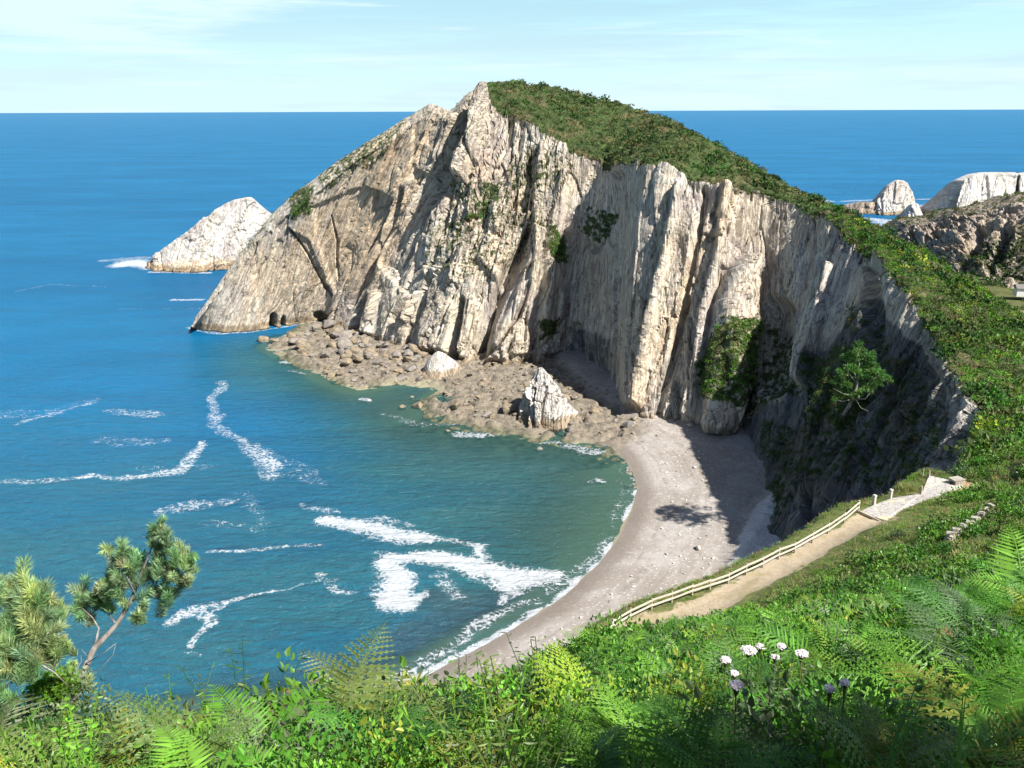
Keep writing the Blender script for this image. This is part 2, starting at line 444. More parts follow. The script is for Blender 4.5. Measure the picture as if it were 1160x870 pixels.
def colz(b, c, s, d):
    return (b, c, s, d)
HC = [  # base px, crest px,t ; back px,t ; back dir angle, back length, bottom z
 ((214,374),(218,370,321),(222,364,325),95,14,-2),
 ((228,378),(245,336,322),(243,331,328),95,22,-2),
 ((250,381),(276,291,324),(275,285,332),92,30,-2),
 ((280,379),(312,254,322),(308,243,333),90,40,-2),
 ((310,375),(345,230,318),(340,215,332),90,45,-2),
 ((335,371),(392,190,314),(388,180,328),90,45,-2),
 ((358,368),(440,158,312),(436,150,326),90,50,-2),
 ((385,378),(488,126,308),(488,119,322),90,60,-2),
 ((412,385),(512,135,305),(510,128,322),90,60,-2),
 ((440,397),(528,116,303),(530,108,320),90,60,-2),
 ((475,408),(546,108,302),(548,98,322),90,60,-2),
 ((510,418),(566,122,300),(582,95,335),88,60,-2),
 ((545,420),(590,134,298),(625,101,338),85,60,-2),
 ((580,418),(618,150,297),(655,108,338),80,60,-2),
 ((612,414),(645,170,295),(680,115,336),75,60,-2),
 ((636,411),(665,180,293),(705,121,332),70,60,-2),
 ((646,402),(680,186,292),(725,127,328),65,60,-2),
 ((672,414),(695,188,281),(745,134,322),60,60,-2),
 ((694,432),(712,185,263),(765,142,316),55,60,-2),
 ((706,466),(732,180,247),(785,152,310),50,60,-2),
 ((728,474),(755,188,244),(805,162,303),45,60,-2),
 ((762,474),(782,202,241),(830,176,296),40,60,-2),
 ((790,484),(806,208,239),(855,191,288),35,60,-2),
 ((815,490),(830,208,238),(875,204,280),30,60,-2),
 ((838,484),(848,213,242),(890,213,272),28,60,-2),
 ((845,499),(872,221,239),(912,226,262),25,60,-2),
 ((852,520),(905,235,229),(940,238,248),20,60,-2),
 ((864,545),(940,245,213),(975,255,230),15,60,-1),
 ((870,580),(972,277,196),(1005,276,212),15,60,1),
 ((864,612),(1000,294,177),(1040,304,192),10,60,3),
 ((48,142,1),(1030,332,162),(1080,336,180),10,60,5),
 ((46,127,1),(1060,382,145),(1130,366,170),5,60,6),
 ((45,114,1),(1085,427,131),(1200,420,150),0,60,6),
 ((44,104,1),(1113,470,118),(1260,470,130),0,60,6),
 ((41,96,1),(1110,508,108),(1290,520,110),0,60,8),
 ((37,89,1),(1086,538,97),(1290,560,95),0,60,10)]
cols = []
for (b, c, s_, ang, ln, bz) in HC:
    far_ = len(cols) >= 16
    B = Z(b[0], b[1], 2.0 if far_ else -1.0) if len(b) == 2 else np.array(b, float)
    B = B.copy(); B[2] = .2 if far_ else -1.5
    Cc = P(*c); S_ = P(*s_)
    a = math.radians(ang)
    D_ = S_+np.array([math.cos(a)*ln, math.sin(a)*ln, 0]); D_[2] = bz
    cols.append((B, Cc, S_, D_))
# gullies and spurs on the face, located on the cliff
feats = [
 ([(527,128),(520,165),(505,190),(488,220),(478,250)], [6,10,10,5,3], -11),
 ([(600,255),(590,285),(572,320),(556,355),(541,402)], [3,7,8,8,6], -9),
 ([(455,215),(440,260),(420,300),(395,345)], [3,4,4,3], -3.5),
 ([(524,340),(518,370),(511,400)], [3,5,5], -7),
 ([(415,335),(410,350),(403,378)], [3,7,6], -8),
 ([(466,335),(458,350),(448,362)], [3,5,4], -7),
 ([(311,360),(311,376)], [3.4,3.4], -7), ([(323,362),(323,374)], [2.2,2.2], -6), ([(362,360),(367,370)], [5,6], -6),
 ([(326,258),(350,290),(374,336)], [.8,1.6,.9], -1.6), ([(376,246),(383,275),(381,318)], [.8,1.6,.8], -1.4), ([(444,226),(420,275),(392,322)], [.8,1.8,1.2], -2),
 ([(546,112),(543,155),(524,200)], [7,9,6], 7), ([(612,262),(592,325),(562,392)], [5,6,6], 4), ([(428,335),(419,376)], [5,5], 4), ([(536,342),(524,402)], [5,5], 3.5), ([(474,333),(463,362)], [4,4], 3),
 ([(652,370),(655,405)], [5,7], -3),
 ([(700,200),(690,245),(672,280)], [6,9,6], -4),
 ([(770,215),(745,330),(722,455)], [5,5,5], 4.0),
 ([(800,215),(785,300),(770,380),(745,470)], [5,4,4,4], -3.5),
 ([(822,215),(815,290),(800,350),(785,470)], [6,5,5,5], 3.5),
 ([(834,300),(828,350),(824,410),(812,485)], [6,16,20,13], 7.5),
 ([(640,200),(625,270),(618,340),(608,410)], [6,7,6,6], 3.0),
 ([(880,350),(870,430)], [14,16], -5),
 ([(940,300),(925,370),(900,450)], [3,3,3], 1.6),
 ([(985,300),(990,380),(960,420)], [8,10,8], -3),
 ([(900,440),(880,520)], [10,10], -3),
]
vegp = [
 ([(812,362),(845,376),(856,400),(838,442),(826,470),(800,456),(795,412)], 7, .66),
 ([(856,360),(885,370),(895,440),(870,470),(838,470),(835,440),(852,410)], 6, .55),
 ([(548,200),(570,205),(560,235),(525,262),(508,290),(500,280),(520,250)], 6, .62),
 ([(660,232),(690,240),(700,262),(670,275),(655,262)], 5, .58),
 ([(612,250),(645,262),(648,300),(625,300)], 5, .66), ([(608,362),(632,362),(630,385),(612,385)], 4, .75),
 ([(330,215),(362,212),(352,245),(318,252)], 6, .7), ([(345,195),(440,145),(470,130),(440,175),(370,222)], 5, .56),
 ([(500,130),(530,140),(520,200),(545,200),(600,150),(660,185),(645,220),(560,240),(500,240)], 14, .50),
 ([(470,240),(600,210),(640,250),(560,330),(470,310)], 14, .46),
 ([(955,330),(1000,350),(1030,400),(1060,440),(1100,520),(1060,560),(1000,560),(930,560),(880,600),(850,620),(840,560),(900,500),(915,430),(940,400)], 14, .46),
 ([(905,400),(960,380),(1000,430),(960,500),(900,470)], 10, .62),
 ([(860,470),(900,480),(890,540),(850,510)], 8, .5),
 ([(940,240),(975,262),(975,300),(1010,300),(1040,340),(1080,400),(1120,470),(1110,500),(1075,420),(1020,330),(960,300)], 3, .30),
]
ochre = [([(420,150),(500,140),(470,260),(420,330),(350,330),(330,280)], 18, .8), ([(290,290),(350,290),(400,370),(250,375)], 20, .5),
         ([(820,208),(845,208),(790,330),(730,470),(708,466),(745,380)], 8, .7), ([(975,295),(1000,295),(995,360),(965,345)], 6, .9),
         ([(500,180),(600,180),(600,300),(500,320)], 20, .5), ([(840,330),(850,480),(790,480)], 10, .45)]
def lean_head(S, W, x, y):
    # bedding leans strongly in the western part of the headland
    k = np.where(x < 640, .12*(1-sstep(560, 640, x)), 0)
    return -k*W
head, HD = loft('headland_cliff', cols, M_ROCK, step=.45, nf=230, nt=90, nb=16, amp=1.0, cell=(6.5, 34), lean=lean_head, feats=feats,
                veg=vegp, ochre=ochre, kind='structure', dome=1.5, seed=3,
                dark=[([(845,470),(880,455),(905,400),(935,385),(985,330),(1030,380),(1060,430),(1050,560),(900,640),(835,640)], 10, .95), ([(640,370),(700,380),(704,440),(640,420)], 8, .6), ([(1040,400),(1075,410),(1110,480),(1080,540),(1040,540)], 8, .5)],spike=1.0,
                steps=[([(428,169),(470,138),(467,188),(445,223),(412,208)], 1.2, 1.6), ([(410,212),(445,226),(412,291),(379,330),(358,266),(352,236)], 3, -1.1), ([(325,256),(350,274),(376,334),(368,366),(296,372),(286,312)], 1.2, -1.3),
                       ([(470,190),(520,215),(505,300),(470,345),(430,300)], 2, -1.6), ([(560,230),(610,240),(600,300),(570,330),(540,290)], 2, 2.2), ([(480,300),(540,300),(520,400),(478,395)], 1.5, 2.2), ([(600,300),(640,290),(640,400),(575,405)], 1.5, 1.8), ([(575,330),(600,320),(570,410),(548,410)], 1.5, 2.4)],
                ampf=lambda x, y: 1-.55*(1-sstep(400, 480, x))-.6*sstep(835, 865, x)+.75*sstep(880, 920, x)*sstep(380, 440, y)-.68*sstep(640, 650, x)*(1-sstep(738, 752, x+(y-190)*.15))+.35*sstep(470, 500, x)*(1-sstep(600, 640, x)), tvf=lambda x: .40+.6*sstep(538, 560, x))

def stackcols(pts, tb, dt_c, dt_s, dt_d, zb=-1.5):
    out = []
    for (bx, by, cx, cy) in pts:
        B = Z(bx, by, 0) if tb is None else P(bx, by, tb)
        B = B.copy(); B[2] = zb
        tt = (B-EYE)@F_
        Cc = P(cx, cy, tt+dt_c); S_ = Cc+np.array([0, dt_s, -.3]); D_ = Cc+np.array([0, dt_d, 0]); D_[2] = zb
        out.append((B, Cc, S_, D_))
    return out
o, _ = loft('sea_stack', stackcols([(163,302,164,300),(172,307,178,288),(188,309,200,270),(205,309,226,252),(228,308,248,235),(250,306,266,226),(270,306,283,223),(290,304,292,232),(310,302,306,243),(330,300,322,262),(345,298,340,290)], None, 14, 3, 40),
            M_WHITE, step=.6, nf=90, nt=6, nb=20, amp=1.0, cell=(11, 17), topveg=.35, seed=11, veg=[([(165,295),(200,262),(245,232),(270,224),(240,245),(200,280)], 4, .38)],
            ochre=[([(170,300),(300,290),(300,320),(170,320)], 4, .9)], label='big pale wedge-shaped sea stack rising left of the headland', cat='sea stack', dome=.2)
o, _ = loft('sea_stack', stackcols([(990,241,991,238),(996,244,999,222),(1003,244,1008,210),(1012,244,1018,204),(1022,243,1027,205),(1032,243,1034,216),(1038,243,1038,238)], None, 10, 6, 30),
            M_WHITE, step=.8, nf=50, nt=8, nb=12, amp=.9, cell=(4.5, 16), topveg=0, seed=12, label='small bright white sea stack with rounded top beyond the headland', cat='sea stack', dome=.2)
o, _ = loft('sea_stack', stackcols([(1019,250,1020,247),(1024,252,1026,240),(1030,254,1033,232),(1038,254,1040,230),(1044,253,1044,240),(1048,251,1048,248)], None, 6, 4, 16),
            M_WHITE, step=.7, nf=40, nt=6, nb=10, amp=.6, cell=(3.5, 12), topveg=0, seed=13, label='short pale stack standing in front of the rounded white stack', cat='sea stack', dome=.2)
o, _ = loft('rock_reef', stackcols([(942,236,943,234),(956,240,958,232),(972,242,974,229),(985,243,986,229),(996,243,994,230),(1004,243,1002,234)], None, 6, 4, 16),
            M_FAR, step=.8, nf=20, nt=6, nb=10, amp=.6, cell=(4, 6), topveg=0, seed=14, label='low dark brown reef left of the rounded white stack', cat='reef', dome=.2)
o, _ = loft('sea_stack', stackcols([(1062,250,1064,246),(1072,251,1080,224),(1082,252,1093,205),(1096,252,1108,198),(1112,252,1122,196),(1134,252,1140,196),(1148,252,1155,196)], None, 22, 14, 60),
            M_WHITE, step=.9, nf=80, nt=12, nb=16, amp=1.0, cell=(8, 40), topveg=.1, seed=15, feats=[([(1082,210),(1076,245)], [4,5], -6), ([(1118,200),(1124,240)], [1.5,2], -3)],
            label='large flat-topped white rock island at the right edge', cat='rock island', dome=.3)
o, _ = loft('sea_stack', stackcols([(1153,252,1153,240),(1156,252,1156,198),(1170,252,1172,196),(1200,252,1200,200),(1240,250,1240,246)], None, 22, 14, 60),
            M_WHITE, step=.9, nf=80, nt=12, nb=16, amp=.8, cell=(8, 40), topveg=.1, seed=16, label='white rock cut off by the right edge beside the large white island', cat='rock island', dome=.3)
# far rocky hill on the right
fh = []
for (b, c, z) in [((1003,282),(1004,277,500),0),((1012,288),(1014,268,500),0),((1030,298),(1030,258,490),1),((1055,310),(1060,253,480),2),((1085,322),(1085,246,465),3),((1110,330),(1110,243,450),4),((1135,337),(1140,235,440),5),((1165,340),(1165,229,430),6),((1220,345),(1220,220,420),6),((1300,350),(1300,215,410),6)]:
    B = Z(b[0], b[1], z); B[2] = z-2; Cc = P(*c); S_ = Cc+np.array([4, 25, 1.]); D_ = Cc+np.array([15, 90, 0]); D_[2] = -3
    fh.append((B, Cc, S_, D_))
o, FH = loft('rocky_hill', fh, M_FAR, step=1.1, nf=110, nt=20, nb=14, amp=1.3, cell=(9, 10), topveg=.5, seed=21,
             veg=[([(1075,300),(1100,262),(1160,245),(1300,235),(1300,340),(1150,330),(1110,315)], 14, .58), ([(1090,272),(1160,280),(1160,318),(1100,312)], 8, .5)],
             feats=[([(1110,262),(1100,285)], [5,6], -7), ([(1140,262),(1125,300)], [6,9], -6), ([(1090,320),(1125,310)], [4,4], -3)], kind='structure', dome=.6)
# mid beach pinnacle in front of the cliff
o, _ = loft('rock_pinnacle', stackcols([(582,480,583,477),(587,486,589,462),(593,489,597,446),(600,490,603,428),(606,491,609,416),(613,491,615,415),(620,491,621,426),(628,491,629,433),(636,490,637,450),(646,489,647,462),(656,488,655,470),(664,484,663,481)], None, 7, 1.5, 14, -.5),
            M_WHITE, step=.2, nf=110, nt=6, nb=16, amp=.95, cell=(2.6, 6), topveg=.0, seed=31, feats=[([(606,440),(604,488)], [1.5,2.5], -1.6), ([(618,440),(613,480)], [1,1.5], -1), ([(596,455),(592,482)], [2,3], -1)],
            label='jagged white limestone pinnacle standing on the rocky foreshore', cat='rock pinnacle', dome=.1)
o, _ = loft('rock_outcrop', stackcols([(474,430,475,428),(480,433,484,408),(490,434,496,397),(505,433,505,402),(520,430,518,412),(530,428,529,424)], None, 6, 1.5, 10, -.5),
            M_WHITE, step=.25, nf=60, nt=6, nb=12, amp=.35, cell=(2.5, 7), topveg=.0, seed=33, label='pointed white outcrop at the waterline left of the pinnacle', cat='rock outcrop', dome=.1)
o, _ = loft('rock_slab', stackcols([(809,508,811,503),(813,509,817,494),(818,508,823,489),(821,505,825,492)], None, 2.2, .6, 3, .5),
            M_WHITE, step=.2, nf=40, nt=4, nb=8, amp=.15, cell=(1.5, 4), topveg=0, seed=35, label='thin pale upright slab at the foot of the shaded cliff', cat='rock slab', dome=.02)

# ------------------------------------------------------------------ shoreline, beach and seabed
SHpx = [(380,797),(430,783),(480,766),(530,739),(580,713),(630,683),(670,647),(700,612),(716,580),(721,553),(712,525),(692,506),(655,497),(610,492),(580,486),(540,481),(505,470),(492,460),(506,450),(516,440),(490,431),(450,430),(405,436),(372,424),(345,410),(308,392),(318,384),(350,380),(358,366)]
SH = [tuple(Z(x, y)[:2]) for x, y in SHpx]
SH = [(-260, 78), (-120, 86), (-60, 95)]+SH
LAND = SH+[tuple(Z(358, 352)[:2]), (60, 330), (200, 300), (200, 60), (-260, 60)]
ROCKpx = [(352,358),(385,362),(420,370),(480,390),(545,400),(618,398),(640,418),(668,448),(706,470),(730,482),(722,500),(700,505),(655,499),(610,494),(540,483),(490,472),(480,455),(500,440),(450,434),(405,440),(340,412),(300,392),(320,380)]
ROCK = [tuple(Z(x, y, .5)[:2]) for x, y in ROCKpx]
SCREE = [tuple(Z(x, y, 3)[:2]) for x, y in [(898,545),(880,552),(855,575),(838,605),(825,650),(850,660),(890,640),(905,600)]]
def shore_sd(X, Y):
    d, _, _, _ = polydist(X, Y, SH)
    return np.where(inpoly(X, Y, LAND), d, -d)
def beach_z(X, Y):
    sd = shore_sd(X, Y)
    z = np.where(sd > 0, 3.2*(1-np.exp(-sd/22)), np.maximum(sd*.085, -14))
    rk = polymask(X, Y, ROCK, 3.)
    sub = sstep(-45, 0, sd)*(sd < 0)
    wx = X+1.6*fb2(X/3, Y/3, 3, 15); wy = Y+1.6*fb2(X/3+7, Y/3, 3, 16)
    r, r2_, lx, ly, e = vor(wx/3.4, wy/2.2, 5)
    r3, _, _, _, e3 = vor(wx/1.3, wy/1.0, 6)
    rough = .6*(1+1.3*r)+.5*r2_*lx+.35*np.sqrt(np.clip(e, 0, 1))+.3*r3+.9*fb2(X/9, Y/9, 4, 8)-.2
    z = z*(1-rk*.6)+rk*rough
    z = z+(1-rk)*.10*fb2(X/6, Y/6, 4, 9)
    patch = sstep(.05, .3, fb2(X/16, Y/16, 3, 14))*sub
    z = z+patch*(.5*np.sqrt(np.clip(e, 0, 1))+.3*r)
    scr = polymask(X, Y, SCREE, 3.)
    z = z+scr*(1.5+.7*fb2(X/2.5, Y/4, 4, 17)+.4*r2_*lx)
    return z, sd, rk, patch, scr
xs = np.arange(-190, 84, .55); ys = np.arange(78, 330, .55)
X, Y = np.meshgrid(xs, ys, indexing='ij')
z, sd, rk, patch, scr = beach_z(X, Y)
V = np.stack([X, Y, z], -1).reshape(-1, 3)
g = NT('beach'); pos = g.pos()
a_sd = g.attr('sd'); a_rk = g.attr('rock'); a_sc = g.attr('scree'); a_pa = g.attr('patch')
n1 = g.noise(pos, .08, 5, .6); n2_ = g.noise(pos, .5, 6, .7); peb = g.voro(pos, 2.6, 'F1', 'Color'); pebs = g.n('ShaderNodeSeparateColor', Color=peb).outputs[0]
n3_ = g.noise(pos, 3.5, 5, .75)
c = g.mix(g.rng(n1, .42, .6), (.27, .24, .215), (.35, .325, .305))
c = g.mix(g.math('MULTIPLY', g.rng(n2_, .45, .7), .5), c, (.21, .185, .165))
c = g.mix(g.math('MULTIPLY', g.rng(n3_, .5, .7), .35), c, (.16, .145, .13))
c = g.mix(g.math('MULTIPLY', g.rng(pebs, .86, .95), .5), c, (.5, .48, .45))
wr = g.noise(g.n('ShaderNodeCombineXYZ', X=g.math('MULTIPLY', a_sd, .55), Y=g.math('MULTIPLY', n1, 6.), Z=0.).outputs[0], 1.0, 4, .7)
c = g.mix(g.math('MULTIPLY', g.rng(wr, .54, .64), .45), c, (.17, .15, .13))
c = g.mix(g.math('MULTIPLY', g.rng(wr, .42, .34), .35), c, (.42, .40, .375))
wet = g.rng(g.math('ADD', a_sd, g.math('MULTIPLY', n2_, 3)), 7.5, 2.5)
c = g.mix(g.math('MULTIPLY', wet, .8), c, (.15, .125, .105))
sb = g.mix(g.rng(n2_, .4, .62), (.15, .14, .085), (.05, .06, .04))
sb = g.mix(g.rng(a_pa, .2, .7), (.24, .22, .15), sb)
c = g.mix(g.rng(a_sd, .3, -.6), c, sb)
rc = g.mix(g.rng(n2_, .4, .62), (.235, .20, .155), (.125, .11, .088)); rc = g.mix(g.rng(n3_, .48, .35), rc, (.04, .034, .026))
c = g.mix(g.math('MULTIPLY', a_rk, g.rng(a_sd, -6, 0)), c, rc)
c = g.mix(g.rng(g.math('ADD', a_sc, g.math('MULTIPLY', g.math('SUBTRACT', n2_, .5), 1.)), .4, .6), c, g.mix(g.rng(n3_, .42, .6), (.60, .59, .58), (.36, .35, .34)))
h = g.math('ADD', g.math('MULTIPLY', n3_, .5), g.math('ADD', pebs, n2_))
M_BEACH = g.done(g.bsdf(c, .85, g.bump(h, .7, .12), .25))
tag(mesh_np('beach', V, gridfaces(len(xs), len(ys)), M_BEACH, attrs={'sd': sd.ravel(), 'rock': rk.ravel(), 'patch': patch.ravel(), 'scree': scr.ravel()}, smooth=True), kind='structure')

# ------------------------------------------------------------------ sea
def grow(a0, step, end, k=1.12):
    out = []; x = a0
    while abs(x) < abs(end):
        step *= k; x += step; out.append(x)
    return out
cx = list(np.arange(-240, 62, .6))
xs = sorted([-v for v in grow(240, .6, 60000)])+cx+list(np.arange(62, 520, 2.2))+grow(520, 2.2, 60000)
ys = [-3000, -500, -50, 40]+list(np.arange(78, 340, .6))+list(np.arange(340, 820, 2.2))+grow(820, 2.2, 90000)
xs = np.array(xs); ys = np.array(ys)
X, Y = np.meshgrid(xs, ys, indexing='ij')
core = (X > -245) & (X < 100) & (Y > 60) & (Y < 345)
sdw = np.full(X.shape, -300.); sdw[core] = shore_sd(X[core], Y[core])
sdw = np.where(core, sdw, -np.minimum(300, 1e3))
# distance to headland foot as well (for foam + shallow tint)
FOOT = [tuple(c_[0][:2]) for c_ in cols[:25]]
dfoot = np.full(X.shape, 300.); m_ = (X > -300) & (X < 150) & (Y > 60) & (Y < 420)
dfoot[m_] = polydist(X[m_], Y[m_], FOOT)[0]
foam = np.zeros(X.shape)
wob = 1.0*fb2(X/7, Y/7, 3, 40); wob2 = 1.0*fb2(X/7+50, Y/7+9, 3, 41)
def foamline(pts, hw, k=1.0, wb=2.2, edge=1.6):
    W_ = [Z(x, y) for x, y in pts]
    if isinstance(hw, (int, float)): hw = [hw]*len(pts)
    if pts[0][0] < 365 and pts[0][1] > 430: k = k*.74+.05
    hwm = [(.8 if pts[0][0] < 365 else .95)*h*(np.linalg.norm(w-EYE))/FOC/(.5 if pts[0][1] > 320 else .27) for h, w in zip(hw, W_)]
    mx = max(hwm)*3+10
    xx = [w[0] for w in W_]; yy = [w[1] for w in W_]
    m = (X > min(xx)-mx) & (X < max(xx)+mx) & (Y > min(yy)-mx) & (Y < max(yy)+mx)
    if not m.any(): return
    d, o_, _, _ = polydist(X[m]+wob[m]*wb, Y[m]+wob2[m]*wb, W_, [hwm])
    v = k*(1-sstep(.35, edge, d/o_[0]))
    foam[m] = np.maximum(foam[m], v)
FL = [
 ([(436,634),(470,630),(510,634),(550,645),(590,656),(632,652)], [9,8,8,11,14,7], 1.0),
 ([(436,636),(452,655),(448,672),(440,676),(466,684),(486,678)], [9,9,11,9,8,4], 1.0),
 ([(560,652),(580,668),(572,682)], [10,7,3], .85), ([(600,652),(635,648)], [12,5], 1.0),
 ([(540,618),(544,635)], [4,5], .8), ([(372,590),(410,597),(450,606),(492,612)], [6,9,8,5], .95), ([(492,612),(550,617)], [2.5,2], .75), ([(430,588),(470,596)], [4,3], .5),
 ([(500,655),(520,675)], [7,5], .45),
 ([(186,705),(222,692),(252,682),(292,670),(330,664)], [2.5,7,4,2,1.2], .85), ([(226,692),(238,708),(226,722),(212,732)], [6,4,3,3], .85),
 ([(362,652),(376,660),(386,668),(412,668)], [3,6,5,2], .75), ([(330,664),(362,658)], [1.5,1.5], .5), ([(205,742),(215,748)], [3,2], .6),
 ([(95,541),(150,540),(202,532),(218,515),(228,500)], [4,4,6,5,3], .85), ([(0,546),(60,544),(95,541)], [4,5,4], .55), ([(160,530),(240,528)], [6,5], .30),
 ([(250,432),(240,460),(246,480),(265,497),(285,510)], [3,4,5,5,5], .58), ([(288,508),(305,525),(312,540)], [9,11,8], .68), ([(300,520),(345,535),(360,545)], [12,14,9], .30),
 ([(110,500),(150,502),(185,499)], [7,8,5], .34), ([(0,470),(60,468),(105,452)], [10,11,7], .30), ([(20,480),(110,455)], [2.5,2.5], .6), ([(128,466),(180,470)], [7,6], .5),
 ([(185,578),(220,574),(258,568)], [7,8,5], .55), ([(230,592),(290,600)], [6,7], .30), ([(235,622),(300,620),(362,616)], [2.5,2.5,2], .72), ([(270,560),(300,590)], [8,8], .30),
 ([(340,572),(380,580)], [4,5], .48),([(20,330),(60,322),(120,325)], [2,2,2], .3),([(130,350),(230,350)], [1.5,1.5], .3),
 ([(195,340),(228,339)], [2.6,2.2], .95), ([(134,301),(150,297),(175,303)], [4,6,4], 1.0), ([(170,308),(235,309)], [1.6,1.6], .85), ([(120,295),(160,292)], [3,4], .5),
 # shore break
 ([(385,793),(430,781),(480,764),(530,737),(580,711),(632,681),(670,646),(700,611),(716,580),(721,555)], [7,6,4,3.4,3.2,3.2,3.2,3,2.6,2.2], 1.25),
 ([(378,784),(425,775),(470,755),(510,730),(545,705),(575,690),(610,680)], [6,5,6,5,6,4,3], .66),
 ([(620,668),(660,645),(690,610)], [5,6,4], .5), ([(690,600),(708,560),(704,530)], [4,4,3], .30),
 ([(722,553),(712,524),(690,506)], [1.5,1.5,2], .6), ([(640,505),(665,512),(690,514)], [4,6,3], .75), ([(520,492),(545,492),(570,490)], [4,6,4], .72),
 ([(325,410),(350,412),(385,420)], [4,6,3], .8), ([(322,381),(345,379)], [2.5,2], .8), ([(330,420),(350,424)], [2,2], .5), ([(310,394),(312,400)], [3,3], .5),
 ([(410,452),(418,454)], [2,2], .8), ([(440,470),(480,482),(520,480)], [4,4,4], .35),([(672,545),(684,548)], [3,2], .6),
 ([(600,500),(640,500)], [3,4], .6),
 # beyond the headland
 ([(1000,250),(1012,256),(1018,264),(1012,272)], [4,5,5,3], .75), ([(900,222),(940,228)], [2,2], .6), ([(1044,240),(1058,244),(1070,246)], [4,4,3], .9), ([(915,232),(935,236),(948,242)], [3,5,4], 1.0), ([(950,246),(990,248),(1015,252)], [2,2.5,3], .8), ([(990,258),(1010,262),(1020,256)], [3,4,3], .7),
 ([(1046,236),(1060,234),(1078,238)], [4,5,3], 1.0), ([(1040,246),(1062,252)], [3,2], .6), ([(1040,226),(1085,224)], [1.2,1.2], .7), ([(880,226),(925,226)], [1.2,1], .6),
 ([(955,228),(1000,226)], [1.5,1.5], .6), ([(1045,258),(1070,256)], [2,2], .5), ([(1000,270),(1030,262)], [1.5,1.5], .5)]
for f_ in FL: foamline(*f_)
foam = np.maximum(foam, .62*(1-sstep(.3, 2.2, dfoot+wob*1.0))*(X < 5))
# open-sea flecks are left to the shader
shallow = np.clip(1-(-sdw)/70, 0, 1)
shallow = np.maximum(shallow, .55*(1-sstep(10, 60, dfoot)))
tealm = np.zeros(X.shape)
grn = np.zeros(X.shape)
grn[core] = polymask(X[core], Y[core], [tuple(Z(x, y)[:2]) for x, y in [(340,395),(480,440),(560,470),(760,490),(770,640),(640,655),(500,610),(420,530),(360,450)]], 18.)
shallow = shallow*(.12+.88*grn)
TEAL = [tuple(Z(x, y)[:2]) for x, y in [(300,385),(240,395),(250,430),(330,470),(360,540),(400,600),(430,700),(300,800),(420,830),(600,760),(760,600),(740,480),(600,440),(400,380)]]
tealm[core] = polymask(X[core], Y[core], TEAL, 22.)
tealm = np.maximum(tealm, .8*sstep(260, 120, Y)*(Y > 0)*(X > -400))
weed = np.zeros(X.shape)
for pts, hw, k in [([(540,690),(610,665)], [10,10], 1.), ([(430,760),(520,690)], [16,14], .8), ([(250,790),(400,760)], [16,18], .7)]:
    W_ = [Z(*p_) for p_ in pts]
    d = polydist(X[core]+3*wob[core], Y[core]+3*wob2[core], W_)[0]
    weed[core] = np.maximum(weed[core], k*(1-sstep(1.5, 13, d)))
zsea = np.zeros(X.shape)
V = np.stack([X, Y, zsea], -1).reshape(-1, 3)
g = NT('sea water'); pos = g.pos()
a_f = g.attr('foam'); a_s = g.attr('shallow'); a_t = g.attr('teal'); a_w = g.attr('weed'); a_sd = g.attr('sd')
big = g.noise(g.mapv(pos, (.004, .012, 1), (0, 0, .2)), 1, 4, .6)
md = g.noise(g.mapv(pos, (.02, .05, 1), (0, 0, .3)), 1, 4, .6)
c = g.mix(g.rng(big, .35, .65), (.002, .10, .235), (.004, .13, .285))
c = g.mix(g.math('MULTIPLY', g.rng(md, .4, .65), .4), c, (.004, .09, .19))
tn = g.mix(g.rng(md, .38, .62), (.010, .085, .125), (.02, .105, .125))
c = g.mix(a_t, c, tn)
c = g.mix(g.math('MULTIPLY', g.rng(a_s, .15, .95), .8), c, (.028, .082, .082))
c = g.mix(g.math('MULTIPLY', g.rng(g.math('ADD', a_w, g.math('MULTIPLY', g.math('SUBTRACT', g.noise(pos, .15, 4), .5), .9)), .35, .85), .5), c, (.03, .045, .06))
# waves
w1 = g.noise(g.mapv(pos, (.22, .62, 1), (0, 0, .25)), 1, 5, .62, .5)
w2 = g.noise(g.mapv(pos, (.8, 1.7, 1), (0, 0, -.15)), 1, 4, .6, .3)
w3 = g.noise(g.mapv(pos, (.02, .07, 1), (0, 0, .12)), 1, 3, .5, .2)
hh = g.math('ADD', g.math('MULTIPLY', w1, 1.0), g.math('ADD', g.math('MULTIPLY', w2, .28), g.math('MULTIPLY', w3, 2.5)))
nr = g.bump(hh, 1.0, 1.5)
# foam breakup
fn1 = g.noise(pos, .35, 6, .75, 1.0); fn3 = g.noise(pos, 1.5, 5, .75)
wv = g.n('ShaderNodeVectorMath', _operation='ADD', i0=pos, i1=g.n('ShaderNodeVectorMath', _operation='SCALE', i0=g.n('ShaderNodeTexNoise', Vector=pos, Scale=.5, Detail=3).outputs[1], Scale=2.2).outputs[0]).outputs[0]
fn2 = g.voro(wv, .75, 'DISTANCE_TO_EDGE'); fn4 = g.voro(wv, 1.9, 'DISTANCE_TO_EDGE')
lace = g.math('ADD', g.rng(fn2, .28, .0), g.math('MULTIPLY', g.rng(fn4, .3, .0), .6))
brk = g.math('ADD', g.math('MULTIPLY', g.math('SUBTRACT', fn1, .5), 2.0), g.math('ADD', g.math('MULTIPLY', g.math('SUBTRACT', fn3, .5), 1.2), g.math('MULTIPLY', g.math('SUBTRACT', lace, .75), .5)))
core = g.math('MULTIPLY', g.rng(a_f, 0, .25), g.math('SUBTRACT', 1., g.math('MULTIPLY', g.rng(a_f, .55, 1.), .72)))
fo = g.math('MULTIPLY', g.rng(g.math('ADD', a_f, g.math('MULTIPLY', brk, core)), .5, 1.02), .86)
veil = g.math('MULTIPLY', g.rng(a_f, .15, .7), .18)
fo = g.math('MAXIMUM', fo, g.math('MULTIPLY', veil, g.rng(fn1, .35, .6)))
cf = g.mix(fo, c, (.50, .53, .56))
